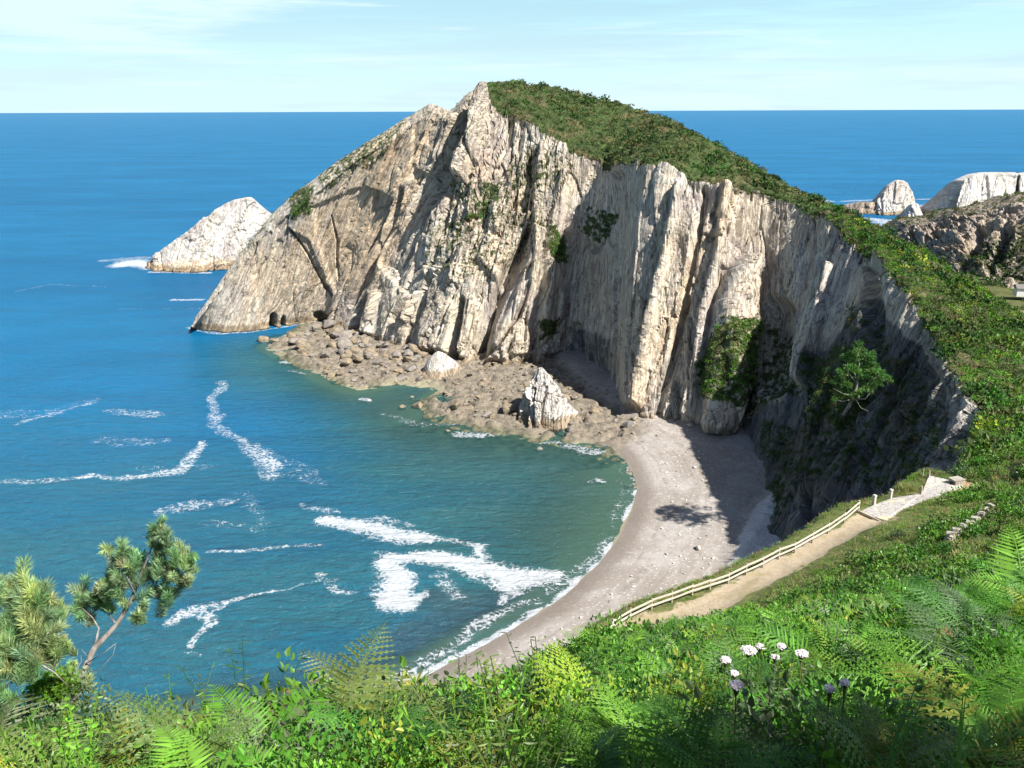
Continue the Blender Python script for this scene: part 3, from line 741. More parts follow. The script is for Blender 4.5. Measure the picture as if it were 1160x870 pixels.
rgh = g.math('ADD', .16, g.math('MULTIPLY', fo, .6))
df = g.bsdf(cf, 1.0, nr, 0.0)
gl = g.n('ShaderNodeBsdfGlossy', Color=(1, 1, 1, 1), Roughness=rgh, Normal=nr).outputs[0]
fr = g.n('ShaderNodeFresnel', IOR=1.333, Normal=nr).outputs[0]
fr = g.math('MULTIPLY', g.math('MINIMUM', g.math('MULTIPLY', fr, .6), .2), g.math('SUBTRACT', 1., g.math('MULTIPLY', fo, .9)))
m0 = g.n('ShaderNodeMixShader', Fac=fr); g.put(m0, 1, df); g.put(m0, 2, gl); sh = m0.outputs[0]
al = g.math('MULTIPLY', g.rng(a_sd, -30, -.5), .62)
al = g.math('MULTIPLY', g.math('MULTIPLY', al, g.attr('clear')), g.math('SUBTRACT', 1., fo))
tp = g.n('ShaderNodeBsdfTransparent', Color=(.62, .86, .82, 1)).outputs[0]
ms = g.n('ShaderNodeMixShader', Fac=al); g.put(ms, 1, sh); g.put(ms, 2, tp)
M_SEA = g.done(ms.outputs[0])
tag(mesh_np('sea', V, gridfaces(len(xs), len(ys)), M_SEA, attrs={'foam': foam.ravel(), 'shallow': shallow.ravel(), 'teal': tealm.ravel(), 'weed': weed.ravel(), 'sd': sdw.ravel(), 'clear': np.clip(grn+1.2*(1-sstep(3, 9, -sdw)), 0, 1).ravel()}, smooth=True), kind='structure')

# ------------------------------------------------------------------ near hillside (terrain)
FEpx = [(688,728),(694,712),(714,701),(738,691),(761,683),(784,675),(804,668),(825,660),(845,651),(864,642),(882,633),(900,625),(920,614),(938,603),(956,592),(972,578)]
FE = [Z(x, y, 39.0+3.4*i/15) for i, (x, y) in enumerate(FEpx)]
PApx = [(706,720),(732,709),(765,702),(800,690),(840,668),(880,646),(920,626),(960,606),(990,588)]
PA = [Z(x, y, 39.2+3.1*i/8) for i, (x, y) in enumerate(PApx)]
PLpx = [(973,580),(990,571),(1010,562),(1044,560),(1052,541),(1072,545),(1092,552),(1078,560),(1060,568),(1020,580),(1005,592),(1001,593)]
PL = [Z(x, y, 42.4) for x, y in PLpx]
EDGE = [(-60,10,64), (-25,9,68.5)]+[tuple(P(*q)) for q in [(0,884,12),(100,905,12.5),(200,912,14),(300,887,17),(400,860,21),(500,833,27),(560,806,33),(620,780,43),(662,748,56)]]
EDGE += [(FE[0][0]-1.8, FE[0][1]+.3, 38.6), (FE[1][0]-1.3, FE[1][1]+1.5, 38.8)]
for k in (3, 5, 7, 9, 11, 13, 15):
    EDGE.append((FE[k][0]-1.2, FE[k][1]+2.0, FE[k][2]-.4))
e2 = [P(1000, 562, 89), P(1046, 531, 93), P(1086, 538, 97)]
EDGE += [tuple(e2[0]), tuple(e2[1]), tuple(e2[2])]
i_loft = len(EDGE)-1
EDGE += [tuple(P(1110,508,108)), tuple(P(1113,470,118)), tuple(P(1085,427,131))]
CT = [(0,-12,84.5),(0,0,78.3),(-4,5,75.2),(3,5,75.6),(6,8,75.2),(10,2,80),(0,10,72.0),(4,10,72.0),(4,20,65.6),(2,25,62),(5,34,55.2),(9,45,49.6),(10,30,59.5),(16,35,57.2),(21.5,57,44.3),(14,54,43.4),(28,57.8,46.8),(38.6,64.9,46.2),
      (48,73,45.4),(36,54,50.5),(15,22,65.6),(24,30,62),(57,88,43),(20,5,80),(30,15,76),(50,25,72),(80,40,66),(90,80,52),(60,60,54),(75,100,42),(110,110,38),(-20,-5,79),(-30,0,74),(-60,0,72),(-10,2,76),(-8,7,73),(110,0,82),(33,70,43.8),(40,76,43.2),(26,64,43)]
CT = np.array(CT+[list(p_) for p_ in EDGE]+[list(p_-np.array([0, 0, 0])) for p_ in FE[::2]]+[list(p_) for p_ in PA]+[list(p_) for p_ in PL[::3]], float)
def tps_fit(C, lam=.3):
    n = len(C); d = np.hypot(C[:, None, 0]-C[None, :, 0], C[:, None, 1]-C[None, :, 1])
    K = d*d*np.log(d+1e-6)+lam*np.eye(n)*10; Pm = np.c_[np.ones(n), C[:, :2]]
    A = np.block([[K, Pm], [Pm.T, np.zeros((3, 3))]])
    w = np.linalg.lstsq(A, np.r_[C[:, 2], np.zeros(3)], rcond=None)[0]
    return w
TW = tps_fit(CT)
def tps(X, Y):
    sh_ = np.shape(X); X = np.ravel(X); Y = np.ravel(Y); o_ = TW[-3]+TW[-2]*X+TW[-1]*Y
    for i in range(len(CT)):
        d = np.hypot(X-CT[i, 0], Y-CT[i, 1]); o_ = o_+TW[i]*d*d*np.log(d+1e-6)
    return o_.reshape(sh_)
def ground(X, Y, full=False):
    X = np.asarray(X, float); Y = np.asarray(Y, float)
    z = tps(X, Y)
    d, o_, side, par = polydist(X, Y, EDGE, [[e[2] for e in EDGE]])
    out = side > 0
    zo = o_[0]-1.75*d+.9*fb2(X/3, Y/3, 3, 61)*np.minimum(d, 1)
    z = np.where(out, zo, z+.12*fb2(X/2.2, Y/2.2, 3, 60))
    if full: return z, out, par, d
    return z
def gstep(a, b, near, far, c0):
    out = [a]; x = a
    while x < b:
        x += near+far*max(0, abs(x-c0)-15)/100; out.append(x)
    return np.array(out)
xs = gstep(-60, 115, .35, .9, 5); ys = gstep(-14, 128, .35, .5, 20)
X, Y = np.meshgrid(xs, ys, indexing='ij')
z, out, par, dE = ground(X, Y, True)
dP = polydist(X, Y, PA)[0]
dF, _, _, parF = polydist(X, Y, FE)
plm = polymask(X, Y, PL, .25)
z = np.where(plm > .5, z-.12, z)
# sink under the headland mesh where that one takes over
keep = ~(out & ((par > i_loft+.02) | (z < -2))) & ~((Y > 112))
pm = 1-sstep(.9, 2.5, dP+1.0*fb2(X/1.8, Y/1.8, 4, 62))
z = z-.07*np.exp(-((dP-.75)/.25)**2)*(pm > .2)+.03*fb2(X/.6, Y/.6, 2, 63)*(pm > .2)
drt = polymask(X, Y, [tuple(Z(x, y, 42.6)[:2]) for x, y in [(1070,546),(1090,540),(1112,550),(1092,560),(1075,560)]], .8)
Fc = gridfaces(len(xs), len(ys)); kf = keep.ravel()
Fc = Fc[kf[Fc].all(1)]
g = NT('hillside'); pos = g.pos(); a_p = g.attr('path'); a_d = g.attr('red'); a_o = g.attr('steep'); a_l = g.attr('lawn')
n1 = g.noise(pos, .35, 5, .65); n2_ = g.noise(pos, 2.2, 5, .7); n3_ = g.noise(pos, 9, 4, .7)
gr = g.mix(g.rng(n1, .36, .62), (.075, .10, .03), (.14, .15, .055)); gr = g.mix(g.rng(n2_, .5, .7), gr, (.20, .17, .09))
gr = g.mix(a_l, (.022, .026, .010), gr)  # off the lawn: dark soil, with shade between plants put into its colour
dirt = g.mix(g.rng(n2_, .35, .65), (.40, .33, .23), (.31, .25, .175)); dirt = g.mix(g.rng(n3_, .52, .66), dirt, (.42, .36, .28)); dirt = g.mix(g.math('MULTIPLY', g.rng(n1, .5, .62), .6), dirt, (.27, .23, .12)); dirt = g.mix(g.math('MULTIPLY', g.rng(n3_, .44, .34), .5), dirt, (.2, .16, .11))
pf = g.rng(g.math('ADD', a_p, g.math('MULTIPLY', g.math('SUBTRACT', n2_, .5), .9)), .38, .6)
c = g.mix(pf, gr, dirt)
c = g.mix(g.rng(g.math('ADD', a_d, g.math('MULTIPLY', g.math('SUBTRACT', n2_, .5), .8)), .4, .6), c, (.36, .23, .15))
c = g.mix(g.math('MULTIPLY', a_o, g.rng(n1, .45, .55)), c, (.2, .17, .12))
M_HILL = g.done(g.bsdf(c, .9, g.bump(g.math('ADD', n2_, g.math('MULTIPLY', n3_, .4)), .7, .08), .15))
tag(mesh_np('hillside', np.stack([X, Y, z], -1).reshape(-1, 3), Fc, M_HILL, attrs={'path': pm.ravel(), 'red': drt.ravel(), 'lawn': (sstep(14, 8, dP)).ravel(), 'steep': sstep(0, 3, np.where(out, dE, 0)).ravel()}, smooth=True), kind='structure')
# valley floor beyond the ridge
xs2 = np.arange(100, 420, 4.); ys2 = np.arange(90, 400, 4.)
X2, Y2 = np.meshgrid(xs2, ys2, indexing='ij')
z2 = 6+1.5*fb2(X2/30, Y2/30, 3, 70)+.0*X2
tr = [Z(1128, 345, 7)[:2], Z(1150, 352, 7)[:2], Z(1175, 356, 7)[:2]]
trm = 1-sstep(3, 6, polydist(X2, Y2, tr)[0])
tag(mesh_np('valley', np.stack([X2, Y2, z2], -1).reshape(-1, 3), gridfaces(len(xs2), len(ys2)), M_HILL, attrs={'path': trm.ravel(), 'red': 0*trm.ravel(), 'lawn': .6+0*trm.ravel(), 'steep': 0*trm.ravel()}, smooth=True), kind='structure')

##VEG0
# ------------------------------------------------------------------ foliage templates: (n,4,3) quads + (n,) shade
def nrm(a): return a/(np.linalg.norm(a, axis=-1, keepdims=True)+1e-9)
def leaves(Pn, D, Wd, L, W):
    """rhombic leaves at Pn pointing D with width direction Wd"""
    L = np.broadcast_to(L, len(Pn))[:, None]; W = np.broadcast_to(W, len(Pn))[:, None]
    return np.stack([Pn, Pn+D*L*.45+Wd*W*.5, Pn+D*L, Pn+D*L*.45-Wd*W*.5], 1)
def leaves2(Pn, D, Wd, L, W):
    """ovate leaves folded along the midrib: two quads each"""
    L = np.broadcast_to(L, len(Pn))[:, None]; W = np.broadcast_to(W, len(Pn))[:, None]
    Nn = nrm(np.cross(D, Wd)); tip = Pn+D*L-Nn*L*.12
    a = np.stack([Pn, Pn+D*L*.28+Wd*W*.5+Nn*W*.14, Pn+D*L*.68+Wd*W*.36+Nn*W*.08, tip], 1)
    b = np.stack([Pn, tip, Pn+D*L*.68-Wd*W*.36+Nn*W*.08, Pn+D*L*.28-Wd*W*.5+Nn*W*.14], 1)
    return np.stack([a, b], 1).reshape(-1, 4, 3)
def T_bush(n, R, H, L, W, droop=.2, up=.3, r0=.35, two=False):
    d = nrm(rng.normal(size=(n, 3))); d[:, 2] = np.abs(d[:, 2])
    d = nrm(d); r = r0+(1-r0)*rng.random(n)**.6
    lump = 1+.28*np.sin(d[:, 0]*5+rng.random()*6)*np.cos(d[:, 1]*4+rng.random()*6)
    Pn = d*(r*lump)[:, None]*np.array([R, R, H])
    D = nrm(d+rng.normal(size=(n, 3))*.7+np.array([0, 0, up-droop]))
    Wd = nrm(np.cross(D, rng.normal(size=(n, 3))))
    s = rng.uniform(.7, 1.2, n)
    if two: return leaves2(Pn, D, Wd, L*s, W*s), np.repeat(rng.uniform(.7, 1.25, n), 2)
    return leaves(Pn, D, Wd, L*s, W*s), rng.uniform(.75, 1.2, n)
def T_frond(L, nh, pinn, az, el, curve=1.0, sub=4, wfac=.42):
    """one bracken frond from origin; returns quads"""
    a = math.radians(az); t = np.linspace(0, 1, nh+6)
    ang = el-curve*t*1.1
    ds = L/(nh+5)
    xr = np.cumsum(np.cos(ang)*ds); zr = np.cumsum(np.sin(ang)*ds)
    ctr = np.stack([xr*math.cos(a), xr*math.sin(a), zr], 1); ctr = np.vstack([[0, 0, 0], ctr])
    q = []; sh = []
    side = np.array([-math.sin(a), math.cos(a), 0])
    for i in range(len(ctr)-1):
        p0, p1 = ctr[i], ctr[i+1]; w_ = .006*L*(1-i/len(ctr))+.0015
        q.append([p0-side*w_, p0+side*w_, p1+side*w_, p1-side*w_]); sh.append(.9)
    for i in range(5, nh+6):
        f = (i-5)/nh; p0 = ctr[i]; d = nrm(ctr[i]-ctr[i-1])
        pl = L*wfac*(1-f)**.8*min(1, .72+f*2.2)+.012
        for sg in (-1, 1):
            tw = rng.uniform(-.12, .12)
            pd = nrm(side*sg+d*(.32+f*.5)+np.array([0, 0, -.12+tw]))
            nd = nrm(np.cross(pd, d)); wd = nrm(np.cross(nd, pd))
            if sub <= 0 or pinn == 1:
                q.append([p0, p0+pd*pl*.3+wd*pl*.06, p0+pd*pl, p0+pd*pl*.3-wd*pl*.06]); sh.append(rng.uniform(.75, 1.25)); continue
            dn = np.array([0, 0, -pl*.12])
            q.append([p0, p0+pd*pl*.3+wd*pl*.035, p0+pd*pl*1.05+dn, p0+pd*pl*.3-wd*pl*.035]); sh.append(1.)
            for k in range(sub):
                g_ = (k+.3)/sub; b = p0+pd*pl*g_; l2 = (.62*L/(nh+5)+.02*pl)*(1-g_)**.6*(1-.4*f)+.003; w2 = pl/sub*.5
                b[2] -= pl*g_*g_*.12
                for s2 in (-1, 1):
                    e = nrm(wd*s2+pd*.55)
                    q.append([b-pd*w2*.5, b+e*l2*.5+pd*w2*.45, b+e*l2, b+e*l2*.5-pd*w2*.6]); sh.append(rng.uniform(.85, 1.15))
    return np.array(q), np.array(sh)
def T_fern(nf, L, nh, sub, up=.75, off=.35):
    Q = []; S = []
    a0 = rng.uniform(0, 360)
    for i in range(nf):
        q, s = T_frond(L*rng.uniform(.75, 1.15), nh, 0 if sub > 0 else 1, a0+i*360/nf+rng.uniform(-30, 30), up+rng.uniform(-.25, .35), rng.uniform(.7, 1.3), sub)
        q = q+np.array([0, 0, rng.uniform(.0, 1)*off*L])
        Q.append(q); S.append(s*rng.uniform(.85, 1.15))
    return np.concatenate(Q), np.concatenate(S)
def T_grass(n, R, H, W, bend=.5):
    q = []; sh = []
    for i in range(n):
        p = np.array([*(rng.normal(size=2)*R*.5), 0]); a = rng.uniform(0, 6.28); h = H*rng.uniform(.5, 1.15); b = bend*rng.uniform(.2, 1.2)*h
        d = np.array([math.cos(a), math.sin(a), 0]); s_ = np.array([-d[1], d[0], 0])*W
        m = p+d*b*.3+np.array([0, 0, h*.6]); t = p+d*b+np.array([0, 0, h*(1-.25*bend)])
        q.append([p-s_, p+s_, m+s_*.8, m-s_*.8]); q.append([m-s_*.8, m+s_*.8, t+s_*.1, t-s_*.1]); sh += [rng.uniform(.8, 1.15)]*2
    return np.array(q), np.array(sh)
def T_broad(nst, H, L, W):
    """leafy upright shoots with ovate leaves (bramble, nettle, willow-like)"""
    Q = []; S = []
    for i in range(nst):
        a = rng.uniform(0, 6.28); lean_ = rng.uniform(.1, .7); h = H*rng.uniform(.6, 1.15); n = int(14*h/H)+4
        d = np.array([math.cos(a)*lean_, math.sin(a)*lean_, 1.0])
        for k in range(n):
            f = (k+1)/n; b = d*h*f; b[2] -= lean_*h*f*f*.35
            th = k*2.4+rng.uniform(-.3, .3); D = nrm(np.array([math.cos(th), math.sin(th), rng.uniform(-.4, .5)]))
            wd = nrm(np.cross(D, np.array([0, 0, 1.])+rng.normal(size=3)*.4)); s = (1.1-f*.5)*rng.uniform(.7, 1.2)
            Q.append(leaves2(b[None], D[None], wd[None], L*s, W*s)); S.append([rng.uniform(.8, 1.2)]*2)
        w_ = .0075; tp__ = d*h-np.array([0, 0, lean_*h*.35])
        Q.append(np.array([[[-w_, 0, 0], [w_, 0, 0], tp__+[w_*.5, 0, 0], tp__-[w_*.5, 0, 0]]])); S.append([.8])
    return np.concatenate(Q), np.concatenate(S)
def T_tuft(n, L, W, axis, length):
    """pine shoot: needles around an axis, swept forward"""
    ax = nrm(np.array(axis, float)); t = rng.random(n)
    d = nrm(np.cross(ax, rng.normal(size=(n, 3)))); D = nrm(d*rng.uniform(.45, 1.1, n)[:, None]+ax*rng.uniform(.45, 1.1, n)[:, None])
    Pn = ax*(t*length)[:, None]; Wd = nrm(np.cross(D, rng.normal(size=(n, 3))))
    q = leaves(Pn, D, Wd, L*rng.uniform(.75, 1.1, n)*(1-.3*t), W)
    return q, .8+.4*t*rng.uniform(.7, 1.1, n)
def assemble(insts):
    """insts: list of (template list, positions, scales, colours(N,3), tilt)"""
    VV = []; CC = []
    for T, Ps, Sc, Cl, tilt in insts:
        Ps = np.asarray(Ps, float)
        if not len(Ps): continue
        which = rng.integers(0, len(T), len(Ps))
        for k, (q, s) in enumerate(T):
            m = np.where(which == k)[0]
            if not len(m): continue
            a = rng.uniform(0, 2*np.pi, len(m)); tx = rng.normal(0, tilt, len(m)); ty = rng.normal(0, tilt, len(m))
            ca, sa = np.cos(a), np.sin(a); o1 = np.zeros(len(m)); i1 = np.ones(len(m))
            Rz = np.stack([ca, -sa, o1, sa, ca, o1, o1, o1, i1], -1).reshape(-1, 3, 3)
            Rx = np.stack([i1, o1, o1, o1, np.cos(tx), -np.sin(tx), o1, np.sin(tx), np.cos(tx)], -1).reshape(-1, 3, 3)
            Ry = np.stack([np.cos(ty), o1, np.sin(ty), o1, i1, o1, -np.sin(ty), o1, np.cos(ty)], -1).reshape(-1, 3, 3)
            Rm = np.einsum('nij,njk,nkl->nil', Rx, Ry, Rz)*np.asarray(Sc)[m][:, None, None]
            v = np.einsum('nij,qj->nqi', Rm, q.reshape(-1, 3))+Ps[m][:, None, :]
            VV.append(v.reshape(-1, 3).astype(np.float32))
            c = np.asarray(Cl)[m][:, None, :]*s[None, :, None]*rng.uniform(.85, 1.15, (len(m), len(s), 1))
            CC.append(c.reshape(-1, 3).astype(np.float32))
    V = np.concatenate(VV); C = np.concatenate(CC)
    return V, C
def humm(P_, s_):
    return s_*(1+.55*fb2(P_[:, 0]/1.7, P_[:, 1]/1.7, 3, 120))
def foliage(name, insts, mat, parent=None, loc=None, **tg):
    V, C = assemble(insts)
    if loc is not None: V = V-np.array(loc, np.float32)
    o = mesh_np(name, V, np.arange(len(V)).reshape(-1, 4), mat, parent=None, fattrs={'tint': np.c_[C, np.ones(len(C))]})
    if parent is not None:
        o.parent = parent
        if loc is None: o.matrix_parent_inverse = parent_inv(parent)
    return tag(o, **tg)
def pick(n, cols, w=None, jit=.12):
    c = np.array(cols)[rng.choice(len(cols), n, p=w)]
    jit = jit*2
    return c*rng.uniform(1-jit, 1+jit, (n, 1))*rng.uniform(1-jit/2, 1+jit/2, (n, 3))
def hit(px, py, h=0.0):
    """where the view ray meets the hillside raised by h"""
    d = ray(px, py); ts = np.concatenate([np.arange(2.5, 30, .1), np.arange(30, 150, .25)])
    Q = EYE+d*ts[:, None]; gz = ground(Q[:, 0], Q[:, 1])+h
    i = np.argmax(Q[:, 2] < gz)
    q = Q[i].copy(); q[2] = gz[i]-h
    return q

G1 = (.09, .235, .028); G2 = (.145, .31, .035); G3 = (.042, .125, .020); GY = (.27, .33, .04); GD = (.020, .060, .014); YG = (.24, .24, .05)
GP = (.11, .16, .07); BR = (.20, .11, .045); DRY = (.33, .27, .14); GR = (.13, .19, .05); HB = (.16, .14, .06); HG = (.085, .125, .04); HP = (.14, .17, .065)

# scatter over the hillside in rings of distance
def cand(r0, r1, dens, a0=-.66, a1=.66):
    n = int(dens*(a1-a0)*(r1*r1-r0*r0)/2)
    r = np.sqrt(rng.uniform(r0*r0, r1*r1, n)); a = rng.uniform(a0, a1, n)
    X = r*np.sin(a); Y = r*np.cos(a)
    z, out, par, dE = ground(X, Y, True)
    ok = ((~out) | (dE < 1.1)) & (z > 25) & (Y < 112)
    X, Y, z, r, dE, out = X[ok], Y[ok], z[ok], r[ok], dE[ok], out[ok]
    dP = polydist(X, Y, PA)[0]; pl = polymask(X, Y, PL, .3); dF = polydist(X, Y, FE)[0]
    ok = (dP > 1.75+1.0*fb2(X/1.8, Y/1.8, 3, 62)) & (pl < .3)
    ok &= ~inpoly(X, Y, [tuple(Z(x, y, 42.6)[:2]) for x, y in [(1070,546),(1090,540),(1112,550),(1092,560),(1075,560)]])
    return [q[ok] for q in (X, Y, z, r, dP, dF, dE)]
bk = []
TFh = [T_fern(6, .7, 22, 0) for _ in range(1)]+[T_fern(5, .85, 13, 5) for _ in range(4)]
TFm = [T_fern(6, .82, 15, 0) for _ in range(4)]
TFl = [T_fern(5, .85, 10, 0) for _ in range(4)]
TB1 = [T_broad(12, .7, .065, .035) for _ in range(3)]+[T_broad(7, .95, .11, .022) for _ in range(3)]
TB2 = [T_bush(400, .42, .6, .055, .034, two=True) for _ in range(3)]
TB3 = [T_bush(220, .52, .65, .085, .05, two=True) for _ in range(4)]
TB4 = [T_bush(120, .65, .68, .15, .10) for _ in range(4)]
TB5 = [T_bush(80, .8, .65, .24, .15) for _ in range(4)]
TB6 = [T_bush(52, 1.0, .8, .42, .27) for _ in range(4)]
TG1 = [T_grass(36, .22, .38, .004, .9) for _ in range(3)]
TG2 = [T_grass(34, .3, .45, .009, .7) for _ in range(3)]
TG3 = [T_grass(26, .42, .30, .018, .8) for _ in range(3)]
def species(X, Y, seed=80): return fb2(X/4.5, Y/4.5, 3, seed), fb2(X/7+9, Y/7, 3, seed+4)
def left_warm(X, Y):  # the drier, yellower bank on the left
    return sstep(2, -4, X-.02*Y)
# ring A
X, Y, z, r, dP, dF, dE = cand(3.9, 10, 6.0)
s1, s2 = species(X, Y); lw = left_warm(X, Y)
u = rng.random(len(X)); Pn = np.stack([X, Y, z-.05], 1)
def cols_near(n, lw, s2):
    c = pick(n, [G1, G2, G3, GP, GY], [.36, .3, .18, .08, .08])
    wv = pick(n, [GY, GR, YG, GP, BR, G2], [.15, .28, .04, .18, .04, .31])
    t = (rng.random(n) < lw*.75+.1*(s2 > .3)); c[t] = wv[t]; return c
mf = (u < .34+.8*s1) ; mb = ~mf & (u < .95); mg = ~mf & ~mb
bk.append((TFh, Pn[mf], humm(Pn[mf], rng.uniform(.55, 1.2, mf.sum())), cols_near(mf.sum(), lw[mf], s2[mf]), .22))
k = rng.random(len(X)) < .5
bk.append((TB1, Pn[mb & k], rng.uniform(.7, 1.3, (mb & k).sum()), cols_near((mb & k).sum(), lw[mb & k], s2[mb & k]), .2))
bk.append((TB2, Pn[mb & ~k], humm(Pn[mb & ~k], rng.uniform(.7, 1.3, (mb & ~k).sum())), cols_near((mb & ~k).sum(), lw[mb & ~k], s2[mb & ~k]), .2))
bk.append((TG1, Pn[mg], rng.uniform(.8, 1.5, mg.sum()), pick(mg.sum(), [GR, DRY, GP, GY], [.4, .25, .2, .15]), .15))
# ring B
X, Y, z, r, dP, dF, dE = cand(9, 26, 5.5)
s1, s2 = species(X, Y); lw = left_warm(X, Y)
u = rng.random(len(X)); Pn = np.stack([X, Y, z-.05], 1)
mf = (u < .38+.8*s1); mb = ~mf & (u < .93); mg = ~mf & ~mb
bk.append((TFm, Pn[mf], humm(Pn[mf], rng.uniform(.7, 1.2, mf.sum())), cols_near(mf.sum(), lw[mf], s2[mf]), .2))
bk.append((TB3, Pn[mb], humm(Pn[mb], rng.uniform(.7, 1.4, mb.sum())), cols_near(mb.sum(), lw[mb], s2[mb]), .2))
bk.append((TG2, Pn[mg], rng.uniform(.9, 1.6, mg.sum()), pick(mg.sum(), [GR, DRY, GP, GY], [.4, .3, .15, .15]), .15))
# ring C
X, Y, z, r, dP, dF, dE = cand(25, 62, 3.4)
s1, s2 = species(X, Y); lawn = (dP < 8+4*s1) & (Y > 45)
fe = (dF < 2.2) | (lawn & (rng.random(len(X)) < .9))
u = rng.random(len(X)); Pn = np.stack([X, Y, z-.06], 1)
mf = ~fe & (u < .35+.7*s1); mb = ~fe & ~mf
bk.append((TFl, Pn[mf], humm(Pn[mf], rng.uniform(.7, 1.15, mf.sum())), cols_near(mf.sum(), 0*Y[mf], s2[mf]), .2))
bk.append((TB4, Pn[mb], humm(Pn[mb], rng.uniform(.6, 1.3, mb.sum())), pick(mb.sum(), [G1, G2, G3, GD, GR, HP], [.3, .22, .2, .08, .12, .08]), .2))
def lawncol(n): return pick(n, [(.20, .27, .07), DRY, (.16, .22, .08), G2, (.30, .29, .13)], [.34, .12, .18, .2, .16])
# ring D : terrain beyond, and lawn grass near the path
X, Y, z, r, dP, dF, dE = cand(60, 128, 2.6, -.2, .66)
s1, s2 = species(X, Y); lawn = (dP < 7.0+5*s1)
ed = (polydist(X, Y, [tuple(e[:2]) for e in EDGE[9:i_loft+1]])[0] < 2.4) | (polydist(X, Y, PL+[PL[0]])[0] < 1.6)
fe = (dF < 2.2) | lawn | ed; dry = s1 < -.12
u = rng.random(len(X)); Pn = np.stack([X, Y, z-.06], 1)
mb = ~fe & ~dry; md_ = ~fe & dry
bk.append((TB4, Pn[mb], rng.uniform(.8, 1.7, mb.sum()), pick(mb.sum(), [G1, G2, G3, GD, GR, HP], [.28, .26, .14, .06, .14, .12]), .2))
bk.append((TG3, Pn[md_], rng.uniform(.9, 1.7, md_.sum()), lawncol(md_.sum()), .15))
# short grass by the path and fence
X, Y, z, r, dP, dF, dE = cand(50, 108, 9, 0, .66)
near = ((dF < 3) | (dP < 12) | (polydist(X, Y, PL+[PL[0]])[0] < 2.5))
X, Y, z = X[near], Y[near], z[near]; dP = dP[near]; dE = dE[near]
Pn = np.stack([X, Y, z-.02], 1)
bk.append((TG3, Pn, rng.uniform(.45, 1.0, len(X))*np.where(dP < 3, .6, 1), lawncol(len(X)), .15))
foliage('undergrowth', bk, M_LEAF, label='bracken, brambles and rough grass covering the near slope', cat='undergrowth', kind='stuff')

# scrub over the headland
def scrub(D_, mask, n, T, sc0, sc1, cols_, w_, emb=.15, tmin=0, tmax=1e9, cl=None):
    G = D_['G']; ok = mask & (D_['t'] > tmin) & (D_['t'] < tmax)
    i, j = np.where(ok[:-1, :-1])
    if not len(i): return []
    a = np.linalg.norm(np.cross(G[i+1, j]-G[i, j], G[i, j+1]-G[i, j]), axis=1); a = a/a.sum()
    k = rng.choice(len(i), n, p=a); i, j = i[k], j[k]
    Pn = G[i, j]+rng.uniform(-.2, .2, (n, 3)); Pn[:, 2] -= emb
    s = rng.uniform(sc0, sc1, n)*(1+.5*fb2(Pn[:, 0]/8, Pn[:, 1]/8, 2, 91))
    c = pick(n, cols_, w_)
    f = fb2(Pn[:, 0]/12, Pn[:, 1]/12, 3, 93)
    c = c*(1+.35*f)[:, None]
    return [(T, Pn, s, c, .25)]
v = HD['veg']; isf = HD['isface'] > .5; xx_, yy_ = HD['x'], HD['y']
sh_ = []
sh_ += scrub(HD, (~isf) & (v > .8) & (xx_ > 535), 5200, TB6, .7, 1.5, [HG, HP, HB, GD, (.07, .10, .03)], [.3, .22, .16, .14, .18], .3, 215)
sh_ += scrub(HD, (~isf) & (v > .2) & (xx_ < 540), 420, TB6, .4, .9, [HG, HP, HB], [.4, .3, .3], .3, 215)
sh_ += scrub(HD, (~isf) & (v > .8) & (xx_ > 860) & (xx_ < 1300), 5600, TB5, .75, 1.5, [G1, G2, HG, GD, GY, HP, HB], [.22, .18, .18, .10, .08, .14, .10], .2, 95, 215)
sh_ += scrub(HD, isf & (v > .40) & (v < .7) & (yy_ < 340), 520, TB6, .3, .75, [HG, HP, HB], [.4, .3, .3], .1)
sh_ += scrub(HD, isf & (v > .58) & (xx_ < 900), 700, TB6, .5, 1.0, [G1, HG, HP, GR], [.3, .3, .2, .2], .2)
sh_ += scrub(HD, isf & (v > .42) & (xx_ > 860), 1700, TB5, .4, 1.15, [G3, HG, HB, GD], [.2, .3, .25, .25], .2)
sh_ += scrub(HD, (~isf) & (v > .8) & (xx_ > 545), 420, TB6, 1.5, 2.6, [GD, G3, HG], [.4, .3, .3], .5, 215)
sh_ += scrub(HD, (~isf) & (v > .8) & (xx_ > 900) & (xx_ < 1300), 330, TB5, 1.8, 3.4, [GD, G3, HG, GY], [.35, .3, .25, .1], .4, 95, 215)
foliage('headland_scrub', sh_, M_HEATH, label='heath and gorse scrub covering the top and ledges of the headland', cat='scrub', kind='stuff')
sh_ = scrub(FH, (FH['veg'] > .45), 1500, TB6, .7, 1.7, [HG, HP, HB, GD], [.35, .2, .25, .2], .3)
n = 260; X = rng.uniform(150, 300, n); Y = rng.uniform(200, 395, n)
sh_.append((TB6, np.stack([X, Y, 6+0*X], 1), rng.uniform(1, 2.2, n), pick(n, [HG, GD, G1], [.4, .2, .4]), .2))
foliage('hill_scrub', sh_, M_HEATH, label='low dark scrub dotted over the rocky hill beyond the ridge', cat='scrub', kind='stuff')

##VEG1

